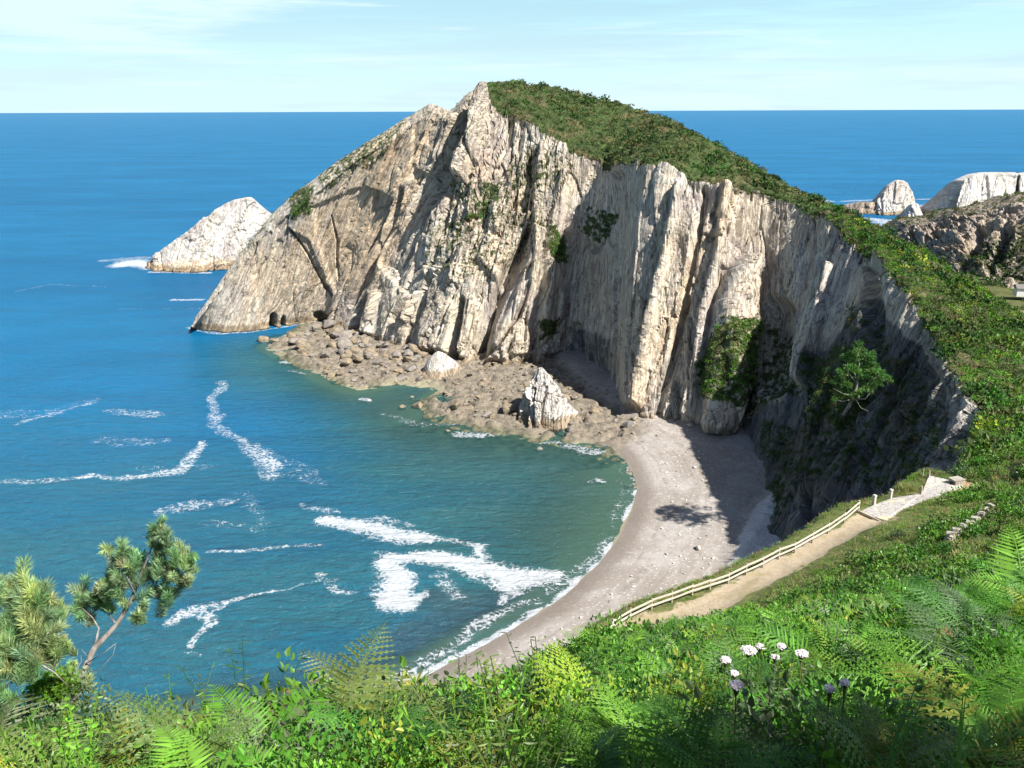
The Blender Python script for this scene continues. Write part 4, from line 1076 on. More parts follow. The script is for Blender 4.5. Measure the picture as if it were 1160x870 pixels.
##OBJ0
# ------------------------------------------------------------------ individual bushes
def bush(px, py, rad, hgt, cols_, label, cat='bush', leaf=.15, n=900, pos=None, name='bush', h=.3, mat=None, parts=5):
    p = np.array(pos, float) if pos is not None else hit(px, py, h)
    root = empty(name, p, label, cat)
    T = []
    for k in range(parts):
        T.append(T_bush(int(n/parts), rad*rng.uniform(.5, .75), hgt*rng.uniform(.6, 1.0), leaf, leaf*.65, r0=.3))
    off = [(0, 0)]+[(math.cos(k*6.28/(parts-1))*rad*.5, math.sin(k*6.28/(parts-1))*rad*.45) for k in range(parts-1)]
    inst = []
    for k in range(parts):
        inst.append(([T[k]], [[p[0]+off[k][0], p[1]+off[k][1], p[2]-.1*hgt]], [1.0], pick(1, cols_), .1))
    foliage('foliage', inst, mat or M_LEAF, parent=root)
    m = MB()
    for k in range(5):
        a = k*1.26; e = p+np.array([math.cos(a)*rad*.4, math.sin(a)*rad*.4, hgt*.6])
        m.tube([p-np.array([0, 0, .3]), (p+e)/2+np.array([0, 0, hgt*.1]), e], [.03*rad+.01, .02*rad+.008, .008], 6)
    m.build('stem', M_BARK, root)
    return root
bush(862, 703, 1.9, 1.0, [(.13, .26, .02)], 'bright yellow-green rounded bush just below the dirt path', leaf=.13, n=1500)
bush(1019, 606, .9, .9, [GD], 'small dark green bush at the upper edge of the lawn below the paved platform', leaf=.12, n=700)
bush(1008, 630, 1.2, 1.0, [GD, G3], 'dark green bush lower down the slope below the small dark bush', leaf=.12, n=900)
bush(1092, 532, 1.6, 1.3, [HG, G3], 'rounded green gorse bush behind the stone block', pos=tuple(P(1092, 536, 96)), leaf=.14, n=1200)
bush(1140, 392, 3.4, 2.6, [GD, GD], 'large dark green shrub on the ridge slope near the right edge', pos=tuple(P(1140, 398, 150)), leaf=.3, n=1700)
bush(1058, 408, 1.7, 1.2, [YG, GY], 'yellow-flowering gorse bush along the crest of the shaded cliff', pos=tuple(P(1074, 372, 150)), leaf=.22, n=600)
bush(1124, 316, 6, 7, [GD, HG], 'dark round tree beside the track on the far hill', cat='tree', name='round_tree', pos=tuple(P(1124, 326, 372)), leaf=.8, n=900)
bush(1150, 350, 4, 4, [GD, G3], 'dark hedge bush below the far track at the right edge', pos=tuple(P(1157, 362, 300)), leaf=.7, n=500)
# pale grass mound by the posts
p = P(1031, 559, 88.5)
foliage('grass_tuft', [([T_grass(420, .85, 1.15, .016, .55)], [p-np.array([0, -.8, .25])], [1.0], [(.26, .28, .10)], .02), ([T_grass(300, .7, .9, .016, .6)], [p-np.array([-.9, -.9, .25])], [1.0], [(.22, .25, .08)], .02)],
        M_LEAF, label='tall pale grass clump growing between the posts of the platform', cat='grass clump')
# rusty dead fronds and single ferns
def fern(px, py, L, nf, col, label, sub=4, h=.5, group=None, nh=13):
    p = hit(px, py, h)
    foliage('fern', [([T_fern(nf, L, nh, sub, .9, 0)], [p+np.array([0, 0, .22])], [1.0], [col], .02)], M_LEAF, loc=None, label=label, cat='fern', group=group)
fern(1080, 724, .42, 3, (.42, .16, .05), 'rust-coloured dead bracken frond on the shaded right slope')
fern(1082, 757, .36, 2, (.45, .2, .06), 'orange-brown dead frond below the rust-coloured one')
fern(1105, 700, .8, 5, (.075, .19, .045), 'tall arching bracken fern near the right edge above the dark hollow', sub=5)
fern(812, 850, .7, 5, (.07, .2, .03), 'broad green fern at the bottom centre-right under the white flowers', sub=5)
fern(205, 842, .8, 4, (.14, .22, .06), 'upright pale fern rising at the left end of the bank above the sea', sub=5)
fern(1010, 840, .6, 4, (.16, .24, .08), 'pale feathery fern lit in front of the dark hollow', sub=5)
fern(420, 835, .7, 5, (.05, .17, .03), 'dark green spreading fern at the bottom below the shore break', sub=5)
fern(930, 700, .8, 5, (.07, .18, .03), 'arching fern below the grassy slope to the right of the bright bush', sub=4)
# white umbels
def umbel(px, py, R, tall, label):
    R *= .56; tall *= .92
    p = hit(px, py, tall); top = p+np.array([0, 0, tall])
    root = empty('hogweed', p, label, 'wildflower', 'white umbel flowers standing above the ferns')
    m = MB(); m.tube([p, p+np.array([.02, .01, tall*.5]), top], [.008, .006, .004], 6)
    for k in range(14):
        a = k*2.4; rr = R*math.sqrt((k+.5)/14)
        m.tube([top-np.array([0, 0, .09]), top+np.array([math.cos(a)*rr, math.sin(a)*rr, .02-.25*rr*rr/R])], [.003, .002], 4)
    m.build('stem', M_STEM, root)
    m = MB()
    for k in range(90):
        a = k*2.4; rr = R*math.sqrt((k+.5)/90); c = top+np.array([math.cos(a)*rr, math.sin(a)*rr, -.3*rr*rr/R+.01+random.uniform(-.008, .008)])
        for q in range(3): m.box(c+np.array([random.uniform(-.008, .008), random.uniform(-.008, .008), random.uniform(0, .01)]), (.009, .009, .005), random.random()*3, .003)
    m.build('flower_head', M_PETAL, root)
g = NT('white petals'); M_PETAL = g.done(g.bsdf((.62, .56, .58), .7, None, .2))
umbel(848, 737, .13, 1.0, 'largest white flower umbel in the cluster left of the bright twigs')
umbel(861, 733, .07, 1.0, 'white umbel touching the right side of the largest umbel')
umbel(822, 748, .075, .95, 'white umbel at the left end of the flower cluster')
umbel(885, 733, .06, 1.0, 'small round white umbel right of the largest umbel')
umbel(908, 741, .085, .95, 'white umbel at the right end of the upper flower cluster')
umbel(834, 779, .065, .9, 'white umbel hanging lowest under the flower cluster')
umbel(832, 764, .04, .9, 'tiny pale bud umbel just above the lowest umbel')
umbel(940, 782, .035, .9, 'pale umbel going to seed among the brown stalks')
umbel(957, 776, .03, .9, 'small faded umbel beside the one going to seed')
umbel(878, 746, .045, .95, 'small faded umbel between the two upper right umbels')

# ------------------------------------------------------------------ pines
def W3(px, py, t): return P(px, py, t)
def limb(m, pts, r): m.tube([np.array(p) for p in pts], r, 7)
def pine_near(label, base, trunk, tr, branches, clusters, t0, lens, tones):
    b = P(base[0], base[1], base[2])
    root = empty('pine_tree', b, label, 'pine tree', 'young pines leaning out over the sea on the left')
    m = MB(); limb(m, [P(*q) for q in trunk], tr); m.build('trunk', M_BARK, root, smooth=True)
    for (pts, r0, dead) in branches:
        m = MB(); n = len(pts); limb(m, [P(*q) for q in pts], [r0*(1-.75*i/(n-1)) for i in range(n)]); m.build('branch', M_TWIG if dead else M_BARK, root, smooth=True)
    inst = []
    for (px, py, t, s) in clusters:
        c = P(px, py, t)
        for k in range(5):
            ax = nrm(np.array([rng.normal()*.55, rng.normal()*.55, .75+.3*rng.random()]))
            q = T_tuft(190, .18*s, .008, ax, .27*s)
            inst.append(([q], [c+rng.normal(size=3)*.085*s-ax*.1*s], [1.0], pick(1, tones), 0))
            inst[-1] = (inst[-1][0], inst[-1][1], inst[-1][2], inst[-1][3], 0)
    # keep tuft axes: no random spin
    VV = []; CC = []
    for T, Ps, Sc, Cl, _ in inst:
        q, s = T[0]; VV.append(q.reshape(-1, 3)+np.array(Ps[0])); CC.append(np.array(Cl[0])[None]*s[:, None])
    V = np.concatenate(VV); C = np.concatenate(CC)
    o = mesh_np('crown', V-b, np.arange(len(V)).reshape(-1, 4), M_NEEDLE, parent=root, fattrs={'tint': np.c_[C, np.ones(len(C))]})
    return root
tn = [(.21, .36, .17), (.17, .31, .14), (.26, .39, .19), (.30, .38, .17)]
A = [(179,602,11.0,.8),(142,628,11.2,.95),(179,630,11,.85),(208,628,10.9,.9),(163,655,11.2,1),(192,652,11,.9),(198,668,10.9,.9),(172,678,11,.9),(128,665,11.4,1),(92,685,11.5,1),(110,675,11.3,.9),
     (138,678,11.2,.8),(100,700,11.4,.8),(160,698,11,.8),(152,640,11.1,.8),(213,640,10.8,.7),(118,690,11.3,.8),(185,645,11,.9),(145,660,11.1,.8),(205,652,10.8,.7),(88,772,10.8,.7),(82,758,10.9,.5)]
pine_near('pine sapling with a bare leaning trunk and tufted crown against the sea', (85,800,10.9), [(84,800,10.9),(90,770,11),(107,734,11.1),(132,708,11.2),(149,680,11.2),(160,650,11.1),(170,625,11),(179,602,11)], [.05,.046,.042,.034,.026,.018,.012,.006],
  [([(107,734,11.1),(112,712,11.2),(105,700,11.3),(92,688,11.4)], .018, False), ([(132,708,11.2),(120,690,11.3),(112,680,11.3)], .014, False), ([(149,680,11.2),(172,676,11),(196,665,10.9)], .014, False),
   ([(158,660,11.1),(185,650,11),(208,634,10.9)], .012, False), ([(152,670,11.1),(142,650,11.1),(142,632,11.2)], .012, False), ([(97,752,11),(120,738,10.8),(132,728,10.8)], .007, True), ([(94,758,11),(110,762,10.8),(128,742,10.7),(131,730,10.7)], .006, True),
   ([(100,745,11),(92,735,10.9)], .005, True), ([(86,778,11),(70,770,10.9),(48,757,10.8)], .010, True), ([(70,770,10.9),(84,764,10.8),(92,750,10.8),(92,742,10.8)], .006, True), ([(60,764,10.8),(58,750,10.8)], .005, True)], A, 11, 1, tn)
B = [(35,668,9.6,1.1),(55,690,9.5,1.1),(18,690,9.6,1.1),(8,672,9.6,1.0),(42,705,9.4,1.2),(20,715,9.4,1.2),(2,700,9.4,1.1),(50,725,9.4,1),(28,735,9.3,1.1),(5,735,9.3,1.1),(58,738,9.4,.9),(12,755,9.2,1),(35,760,9.2,.9),(-15,690,9.5,1.1),(-20,730,9.4,1.2),(-30,660,9.5,1.1),(60,700,9.5,.9),(40,680,9.5,1),(72,734,9.6,.6),(48,745,9.3,.8),(0,775,9.1,1),(-40,700,9.3,1.2)]
pine_near('larger dense pine crown cut off by the left edge of the view', (-30,850,9.2), [(-30,850,9.2),(-22,800,9.3),(-12,750,9.4),(0,715,9.5),(18,685,9.6),(30,665,9.6)], [.07,.062,.05,.04,.028,.01],
  [([(-12,750,9.4),(20,745,9.3),(45,738,9.3),(62,740,9.4)], .02, False), ([(0,715,9.5),(25,712,9.4),(52,695,9.4)], .018, False), ([(-22,800,9.3),(10,775,9.2),(30,765,9.2)], .018, False), ([(40,752,9.3),(60,748,9.3),(66,725,9.3),(68,708,9.3)], .008, True),
   ([(-5,830,9.2),(6,815,9.2),(14,800,9.2)], .008, True), ([(45,752,9.3),(62,762,9.3),(78,778,9.4)], .010, True)], B, 9.5, 1, [(.20, .33, .14), (.26, .38, .16), (.30, .36, .14), (.16, .29, .13)])
# shrubs around the pines
for (px, py, rad, hg, cl, lb) in [(75, 800, .55, .55, [(.16, .24, .10)], 'silvery green shrub at the foot of the leaning pine'), (62, 768, .28, .16, [(.12, .27, .03)], 'bright green flat spray of leaves under the leaning pine'),
                                  (115, 830, .5, .45, [(.14, .22, .08)], 'grey-green bush right of the leaning pine foot'), (20, 820, .6, .5, [(.10, .17, .06)], 'dark green shrub in the lower left corner'), (262, 812, .4, .4, [(.16, .22, .05)], 'yellowish shrub standing on the skyline of the left bank')]:
    q = P(px, py+12, 10.2 if px < 150 else 14.0)
    bush(0, 0, rad, hg, cl, lb, pos=tuple(q), leaf=.055, n=1500, h=.5, name='shrub', cat='shrub')
# pine on the shaded cliff
t0 = 147.; b = P(961, 464, t0+1)
root = empty('cliff_pine', b, 'lone sunlit green pine growing out of the dark shaded cliff', 'pine tree')
m = MB(); limb(m, [P(956,470,t0+2.2), P(963,458,t0+.6), P(970,440,t0), P(974,420,t0), P(972,400,t0)], [.34,.3,.24,.16,.06]); m.build('trunk', M_BARK, root, smooth=True)
for pts in [[(970,445,t0),(985,432,t0-1),(997,424,t0-1.5)], [(968,448,t0),(955,446,t0-1),(944,440,t0-2)], [(972,436,t0),(962,424,t0-1),(955,412,t0-1.5)], [(973,428,t0),(984,414,t0+1),(988,404,t0+1.5)], [(966,452,t0),(955,455,t0-.5),(948,453,t0-1)], [(967,452,t0),(980,452,t0-1),(990,440,t0-1)], [(968,450,t0),(975,462,t0-1),(984,466,t0-1)]]:
    m = MB(); limb(m, [P(*q) for q in pts], [.08,.05,.02]); m.build('branch', M_BARK, root, smooth=True)
inst = []; TC = [T_bush(150, 1.1, .95, .55, .17, up=.5, droop=0) for _ in range(4)]
for (px, py, s) in [(966,398,1.1),(975,396,1.1),(984,402,1.0),(958,406,1.1),(970,408,1.3),(980,412,1.3),(988,410,.9),(953,416,1),(964,418,1.2),(976,421,1.1),(988,416,.8),(996,420,.9),(1002,427,.8),(994,430,.9),(986,424,.7),(960,444,.9),(968,446,.9),(976,440,.9),(984,436,.9),(950,428,.8),(958,430,.9),(955,440,.7),(946,449,.5),(964,436,.6),(978,430,.7),(942,430,.5),(972,392,.7),(990,400,.6)]:
    for k in range(3):
        inst.append((TC, [P(px+rng.normal()*2.5, py+rng.normal()*2.5+4, t0+rng.normal()*1.6)], [s*rng.uniform(.6, 1.05)], pick(1, [(.075, .18, .035), (.055, .14, .03), (.09, .20, .04)]), .3))
foliage('crown', inst, M_NEEDLE, parent=root)

tp_ = np.array([7.7, -.7, float(ground(7.7, -.7))])  # tree outside the view, added to cast shade on the lower right hollow
root = empty('unseen_shade_tree', tp_, 'unseen low broadleaf tree, added up the slope to shade the hollow at lower right', 'tree')
m = MB(); limb(m, [tp_-np.array([0, 0, .3]), tp_+np.array([.1, 0, 1.6]), tp_+np.array([-.2, .2, 3.2]), tp_+np.array([-.3, .3, 4.6])], [.16, .13, .09, .03]); m.build('trunk', M_BARK, root, smooth=True)
for k in range(5):
    a = k*1.3; m = MB(); limb(m, [tp_+np.array([0, 0, 1.8+.3*k]), tp_+np.array([math.cos(a)*.9, math.sin(a)*.9, 2.7+.3*k]), tp_+np.array([math.cos(a)*1.7, math.sin(a)*1.7, 3.2+.3*k])], [.07, .045, .015]); m.build('branch', M_BARK, root, smooth=True)
TS = [T_bush(420, .9, .8, .15, .10) for _ in range(3)]
foliage('crown', [(TS, [tp_+np.array([rng.normal()*.75, rng.normal()*.75, 3.1+rng.normal()*.6]) for _ in range(28)], rng.uniform(.8, 1.2, 28), pick(28, [G3, G1]), .3)], M_LEAF, parent=root)

# ------------------------------------------------------------------ boulders
def boulder_mesh(seed, mat, flat=.7):
    import bmesh
    r = np.random.default_rng(seed); bm = bmesh.new(); bmesh.ops.create_icosphere(bm, subdivisions=3, radius=1)
    pl = [(nrm(r.normal(size=3)), r.uniform(.45, .8)) for _ in range(13)]
    co_ = np.array([v.co[:] for v in bm.verts])
    for n_, d_ in pl:
        s = co_@n_; e = np.maximum(s-d_, 0); co_ = co_-n_*e[:, None]*.93
    co_ = co_*(1+.05*fb3(co_, .4, 3, seed)[:, None]); co_[:, 2] *= flat
    for v, c in zip(bm.verts, co_): v.co = c
    me = bpy.data.meshes.new('boulder'); bm.to_mesh(me); bm.free(); me.materials.append(mat); return me
BM = {k: [boulder_mesh(s, m_, f) for s, f in sd] for k, m_, sd in (('b', M_BROWN, [(1,.7),(2,.55),(3,.8),(4,.6)]), ('g', M_GREYB, [(5,.7),(6,.8),(7,.5)]), ('p', M_PALE, [(8,.75),(9,.6),(10,.9)]), ('d', M_DARKS, [(11,.6)]))}
def boulder(x, y, z, s, kind, label, cat='boulder', group=None, name='boulder', st=None):
    me = BM[kind][rng.integers(len(BM[kind]))]
    o = bpy.data.objects.new(name, me); COL.objects.link(o); o.location = (float(x), float(y), float(z)); st = st or (rng.uniform(.8, 1.4), rng.uniform(.8, 1.2), rng.uniform(.8, 1.2))
    o.scale = [s*q for q in st]; o.rotation_euler = (rng.normal()*.25, rng.normal()*.25, rng.uniform(0, 6.28))
    return tag(o, label, cat, group)
def bz(x, y): return float(beach_z(np.array([x]), np.array([y]))[0][0])
def rb(poly, n, s0, s1, kinds, label, group, sink=.15, pw=2.5):
    W_ = [Z(x, y, .6)[:2] for x, y in poly]; W_ = np.array(W_); lo = W_.min(0); hi = W_.max(0); k = 0; pts = []
    while len(pts) < n:
        q = rng.uniform(lo, hi)
        if inpoly(np.array([q[0]]), np.array([q[1]]), [tuple(w) for w in W_])[0]: pts.append(q)
    pts = np.array(pts); zs = beach_z(pts[:, 0], pts[:, 1])[0]
    for q, zz in zip(pts, zs):
        s = s0+(s1-s0)*rng.random()**pw
        boulder(q[0], q[1], max(zz, -.4)+s*.25-sink, s, kinds[rng.integers(len(kinds))], label, group=group)
rb([(345,376),(385,374),(430,392),(475,412),(500,436),(440,434),(400,437),(365,420),(335,404),(318,392)], 100, .7, 2.8, 'bbgg', 'brown boulder lying in the tumbled heap below the western cliff', 'boulders heaped below the western cliff')
rb([(350,366),(400,378),(450,394),(500,408),(480,424),(440,424),(380,402)], 55, 1.2, 3.6, 'ggb', 'big grey block fallen against the foot of the western cliff', 'grey blocks at the foot of the western cliff', pw=1.4)
rb([(520,428),(560,420),(610,418),(650,434),(690,458),(724,474),(716,498),(660,494),(600,488),(520,476),(490,468),(505,440)], 112, .5, 1.8, 'bbg', 'small brown rock on the rough foreshore around the white pinnacle', 'brown rocks on the foreshore around the pinnacle')
def rubble(name, polys, n, s0, s1, mat, label):
    VV = []; FF = []; b = 0
    tm = []
    for me in BM['b']+BM['g']:
        v = np.zeros(len(me.vertices)*3); me.vertices.foreach_get('co', v); v = v.reshape(-1, 3)
        f = np.array([list(p_.vertices) for p_ in me.polygons]); tm.append((v, f))
    W_ = [np.array([Z(x, y, .6)[:2] for x, y in pl_]) for pl_ in polys]
    for _ in range(n):
        w_ = W_[rng.integers(len(W_))]
        while True:
            q = rng.uniform(w_.min(0), w_.max(0))
            if inpoly(np.array([q[0]]), np.array([q[1]]), [tuple(t_) for t_ in w_])[0]: break
        v, f = tm[rng.integers(len(tm))]; s_ = s0+(s1-s0)*rng.random()**2
        a = rng.uniform(0, 6.28); Rz = np.array([[math.cos(a), -math.sin(a), 0], [math.sin(a), math.cos(a), 0], [0, 0, 1]])
        VV.append((v*rng.uniform(.7, 1.3, 3)@Rz.T)*s_+np.array([q[0], q[1], 0])); FF.append(f+b); b += len(v)
    c_ = np.array([v.mean(0)[:2] for v in VV]); zz = beach_z(c_[:, 0], c_[:, 1])[0]
    for v, z_ in zip(VV, zz): v[:, 2] += max(z_, -.3)+.05
    return tag(mesh_np(name, np.concatenate(VV), np.concatenate(FF), mat), label, 'rubble', kind='stuff')
PA1 = [(345,370),(385,368),(430,384),(500,408),(500,436),(440,434),(400,437),(365,420),(335,404),(318,392)]
PA2 = [(500,412),(560,408),(615,408),(650,426),(690,450),(724,470),(716,498),(660,494),(600,488),(520,476),(490,468),(505,440)]
rubble('rubble', [PA1, PA2, PA2], 620, .18, .75, M_BROWN, 'loose brown rubble between the boulders of the foreshore')
rubble('grey_rubble', [PA1, PA2], 260, .2, .8, M_GREYB, 'loose grey rubble among the foreshore rocks')
for (px, py, s, k, lb) in [(474, 460, 1.9, 'b', 'largest tan boulder standing alone in the shallow water'), (455, 461, 1.1, 'b', 'low brown boulder left of the largest lone boulder'), (467, 450, .9, 'b', 'small brown rock in the water above the lone boulders'), (418, 453, .8, 'p', 'pale rock awash alone in the bay'),
                           (712, 488, 2.1, 'p', 'large pale boulder where the rocks meet the beach'), (508, 488, 1.0, 'b', 'brown rock awash just off the foreshore point'), (300, 386, 2.2, 'b', 'outermost brown rock west of the sea caves'), (312, 389, 1.8, 'b', 'split brown rock beside the outermost one'),
                           (332, 386, 2.6, 'b', 'long tan rock between the outer rocks and the heap'), (575, 472, 2.6, 'b', 'blocky brown rock left of the white pinnacle'), (556, 476, 1.9, 'b', 'brown block at the end of the foreshore ledge'), (640, 470, 1.6, 'p', 'white block resting on the right foot of the pinnacle'),
                           (611, 508, 1.0, 'g', 'dark wet rock in the shallows in front of the pinnacle'), (682, 495, 1.2, 'b', 'brown rock at the edge of the shore break'), (516, 462, 2.0, 'b', 'low tan rock at the seaward end of the foreshore'), (532, 468, 1.6, 'b', 'weathered brown rock behind the foreshore end')]:
    q = Z(px, py, 0); boulder(q[0], q[1], max(bz(q[0], q[1]), -.3)+s*.15, s, k, lb)
for (px, py, s, k, lb) in [(744, 491, .42, 'd', 'dark stone on the upper beach near the cliff'), (746, 488, .3, 'p', 'white stone touching the dark stone on the upper beach'), (728, 496, .3, 'd', 'small dark stone between the pale boulder and the dark one'), (787, 528, .55, 'p', 'white stone at the edge of the cliff shadow'), (791, 620, .75, 'p', 'flat pale slab lying on the middle of the beach'), (755, 624, .4, 'p', 'white stone left of the flat pale slab'),
                           (767, 520, .3, 'p', 'small white stone in the middle of the upper beach'), (782, 483, .9, 'p', 'pale block at the foot of the lit rib'), (780, 488, .5, 'p', 'white stone in front of the pale block under the rib'), (793, 519, .6, 'p', 'pale stone lying in the shade under the cliff'), (808, 632, .4, 'p', 'white stone beside the shaded bank'), (718, 660, .35, 'p', 'white stone above the bend of the fence')]:
    q = Z(px, py, 2); boulder(q[0], q[1], bz(q[0], q[1])+s*.2, s, k, lb, cat='stone', name='stone')
W_ = [(735, 500), (800, 510), (820, 560), (800, 660), (700, 700), (600, 740), (640, 700), (700, 640), (740, 570)]
rb2 = np.array([Z(x, y, 2)[:2] for x, y in W_]); cnt = 0
while cnt < 90:
    q = rng.uniform(rb2.min(0), rb2.max(0))
    if inpoly(np.array([q[0]]), np.array([q[1]]), [tuple(w) for w in rb2])[0]:
        s = rng.uniform(.1, .32); boulder(q[0], q[1], bz(*q)+s*.2, s, 'p' if rng.random() < .75 else 'g', 'pebble-like pale stone scattered on the open beach', cat='stone', group='small stones scattered on the beach', name='stone'); cnt += 1

# ------------------------------------------------------------------ fence
root = empty('wooden_fence', FE[0], 'pale weathered post and rail fence along the cliff edge beside the dirt path', 'fence')
gzf = [float(ground(p_[0], p_[1])) for p_ in FE]
tops = []
for i, p_ in enumerate(FE):
    h_ = 1.12+random.uniform(-.04, .05); d = FE[min(i+1, 15)]-FE[max(i-1, 0)]; a = math.atan2(d[1], d[0])
    w_ = .13 if i not in (0, 15) else .2
    MB().box((p_[0], p_[1], gzf[i]+h_/2-.15), (w_, w_, h_+.3), a, .006, taper=.93).build('post', M_POST, root, bevel=.01)
for i in range(15):
    for hh_ in (.98, .52):
        a_ = np.array([FE[i][0], FE[i][1], gzf[i]+hh_+random.uniform(-.05, .05)]); b_ = np.array([FE[i+1][0], FE[i+1][1], gzf[i+1]+hh_+random.uniform(-.05, .05)])
        d = b_-a_; L = np.linalg.norm(d); a = math.atan2(d[1], d[0]); el = math.atan2(d[2], math.hypot(d[0], d[1]))
        sd__ = np.array([math.sin(a), -math.cos(a), 0])*.075
        Mr = Matrix.Rotation(-el, 3, 'Y')
        c_ = (a_+b_)/2+sd__
        MB().box(c_, (L*1.02, .06, .17), a, .004, M=Mr).build('rail', M_RAIL, root, bevel=.008)
# ------------------------------------------------------------------ viewing platform
PLz = 42.4
g = NT('platform paving'); pos = g.pos(); v = g.voro(pos, 1.5, 'DISTANCE_TO_EDGE'); n_ = g.noise(pos, 3, 5, .7)
c = g.mix(g.rng(n_, .35, .65), (.44, .42, .40), (.33, .31, .29)); c = g.mix(g.rng(v, .04, .0), c, (.18, .15, .12)); c = g.mix(g.rng(g.noise(pos, .9, 4), .52, .7), c, (.50, .47, .30))
M_PAVE = g.done(g.bsdf(c, .85, g.bump(g.math('ADD', g.rng(v, 0, .06), n_), .5, .05), .2))
gz_ = [float(ground(p_[0], p_[1])) for p_ in PL]
me = bpy.data.meshes.new('platform'); n = len(PL)
tz = [max(g_+.06, min(PLz, g_+.25)) for g_ in gz_]
vs_ = [(float(p_[0]), float(p_[1]), t_) for p_, t_ in zip(PL, tz)]+[(float(p_[0]), float(p_[1]), t_-.6) for p_, t_ in zip(PL, tz)]
me.from_pydata(vs_, [], [tuple(range(n))]+[(i, i+n, (i+1) % n+n, (i+1) % n) for i in range(n)]); me.update(); me.materials.append(M_PAVE)
o = bpy.data.objects.new('stone_platform', me); COL.objects.link(o); tag(o, 'grey paved viewing platform at the top end of the dirt path', 'platform')
m = MB(); a_ = np.array(vs_[0])+np.array([.05, -.12, 0]); b_ = np.array(vs_[-2-n+1])
a0_, b0_ = np.array(vs_[0]), np.array(vs_[n-1])
d = b0_-a0_; a = math.atan2(d[1], d[0]); c_ = (a0_+b0_)/2+np.array([math.sin(a), -math.cos(a), 0])*.12
o = MB().box((c_[0], c_[1], c_[2]-.09), (np.linalg.norm(d)*1.05, .16, .22), a, .01).build('kerb_beam', M_POST, bevel=.01); tag(o, 'dark timber beam edging the platform where the dirt path begins', 'beam')
for (px, py, hgt, w_, lb, mt) in [(990, 569, 1.15, .30, 'thick pale post with a capped top nearest the end of the fence', M_RAIL), (1009, 561, 1.05, .26, 'middle pale post on the seaward side of the platform', M_RAIL), (1043, 560, .95, .2, 'brown post right of the pale grass clump', M_POST),
                                  (1045, 541, .95, .08, 'thin grey stake at the far corner of the platform', M_RAIL), (1052, 543, .9, .09, 'thin grey stake right of the other at the far corner', M_RAIL)]:
    q = Z(px, py, 42.5); gq = float(ground(q[0], q[1])); gq = max(gq, 42.0)
    root = empty('post', (q[0], q[1], gq), lb, 'post')
    MB().box((q[0], q[1], gq+hgt/2-.2), (w_, w_, hgt+.4), .5, .01, taper=.9).build('shaft', mt, root, bevel=.02)
    if w_ > .25: MB().box((q[0], q[1], gq+hgt+.06), (w_*1.25, w_*1.25, .13), .5, .01, taper=.8).build('cap', mt, root, bevel=.02)
q = Z(1083, 549, 42.5); gq = float(ground(q[0], q[1]))
root = empty('stone_block', (q[0], q[1], gq), 'squat stone block with a dark open front at the back of the platform', 'stone block')
MB().box((q[0], q[1], gq+.3), (1.25, .9, .7), .35, .03).build('block', M_MASON, root, bevel=.03)
MB().box((q[0]-.03, q[1]-.02, gq+.70), (1.4, 1.0, .12), .35, .02).build('slab', M_MASON, root, bevel=.02)
MB().box((q[0]-.5*math.cos(.35), q[1]-.5*math.sin(.35)-.05, gq+.32), (.36, .5, .30), .35, .01).build('opening', M_DARKS, root)
for i, (px, py) in enumerate([(1086, 558), (1092, 560), (1098, 558), (1104, 557), (1110, 555)]):
    q = Z(px, py, 42.6); boulder(q[0], q[1], float(ground(q[0], q[1]))+.05, rng.uniform(.15, .25), 'p', 'small pale stone edging the bare red earth behind the platform', cat='stone', group='pale stones edging the red earth', name='stone')
# ruined dry stone wall
a_ = hit(1072, 617); b_ = hit(1122, 582); root = None; VV = MB()
L = float(np.linalg.norm(b_[:2]-a_[:2])); nst = int(L/.32)
for row in range(3):
    for i in range(nst):
        f = (i+.5+.4*(row % 2))/nst
        if row == 2 and (i % 5 > 1): continue
        if row == 1 and (i % 7 == 3): continue
        q = a_+(b_-a_)*f; gz0 = float(ground(q[0], q[1]))
        VV.box((q[0]+random.uniform(-.05, .05), q[1]+random.uniform(-.05, .05), gz0+.42+row*.22), (.36*random.uniform(.6, 1.2), .5*random.uniform(.6, 1.2), .26*random.uniform(.6, 1.2)), math.atan2(b_[1]-a_[1], b_[0]-a_[0])+random.uniform(-.5, .5), .06)
o = VV.build('stone_wall', M_MASON, bevel=.02); tag(o, 'short ruined dry-stone wall half buried in the grass on the right slope', 'stone wall')
# far hut by the track
g = NT('white render'); M_WALLW = g.done(g.bsdf(g.mix(g.noise(g.pos(), 2), (.7, .68, .64), (.8, .78, .74)), .8))
g = NT('slate roof'); M_ROOF = g.done(g.bsdf(g.mix(g.noise(g.pos(), 3), (.12, .11, .11), (.2, .18, .17)), .7))
q = P(1160, 334, 345); gz0 = q[2]
root = empty('hut', q, 'small white hut with a dark roof beside the far track at the right edge', 'hut')
MB().box((q[0], q[1], gz0+1.3), (7, 4.5, 3.4), -.2).build('wall', M_WALLW, root)
m = MB(); vs0 = []
for sx_ in (-1, 1):
    for yy, zz in ((-2.7, 2.95), (0, 4.3), (2.7, 2.95)): vs0.append((q[0]+sx_*3.9*math.cos(-.2)-yy*math.sin(-.2), q[1]+sx_*3.9*math.sin(-.2)+yy*math.cos(-.2), gz0+zz))
m.add(vs0, [(0, 3, 4, 1), (1, 4, 5, 2), (0, 1, 2), (3, 5, 4), (0, 2, 5, 3)]); m.build('roof', M_ROOF, root)
MB().box((q[0]-1.2+.48, q[1]-2.3+.25, gz0+1.0), (1, .1, 2), -.2).build('door', M_DARKS, root)
MB().box((q[0]+1.6+.45, q[1]-2.3-.33, gz0+1.6), (.9, .1, .9), -.2).build('window', M_DARKS, root)

##OBJ1

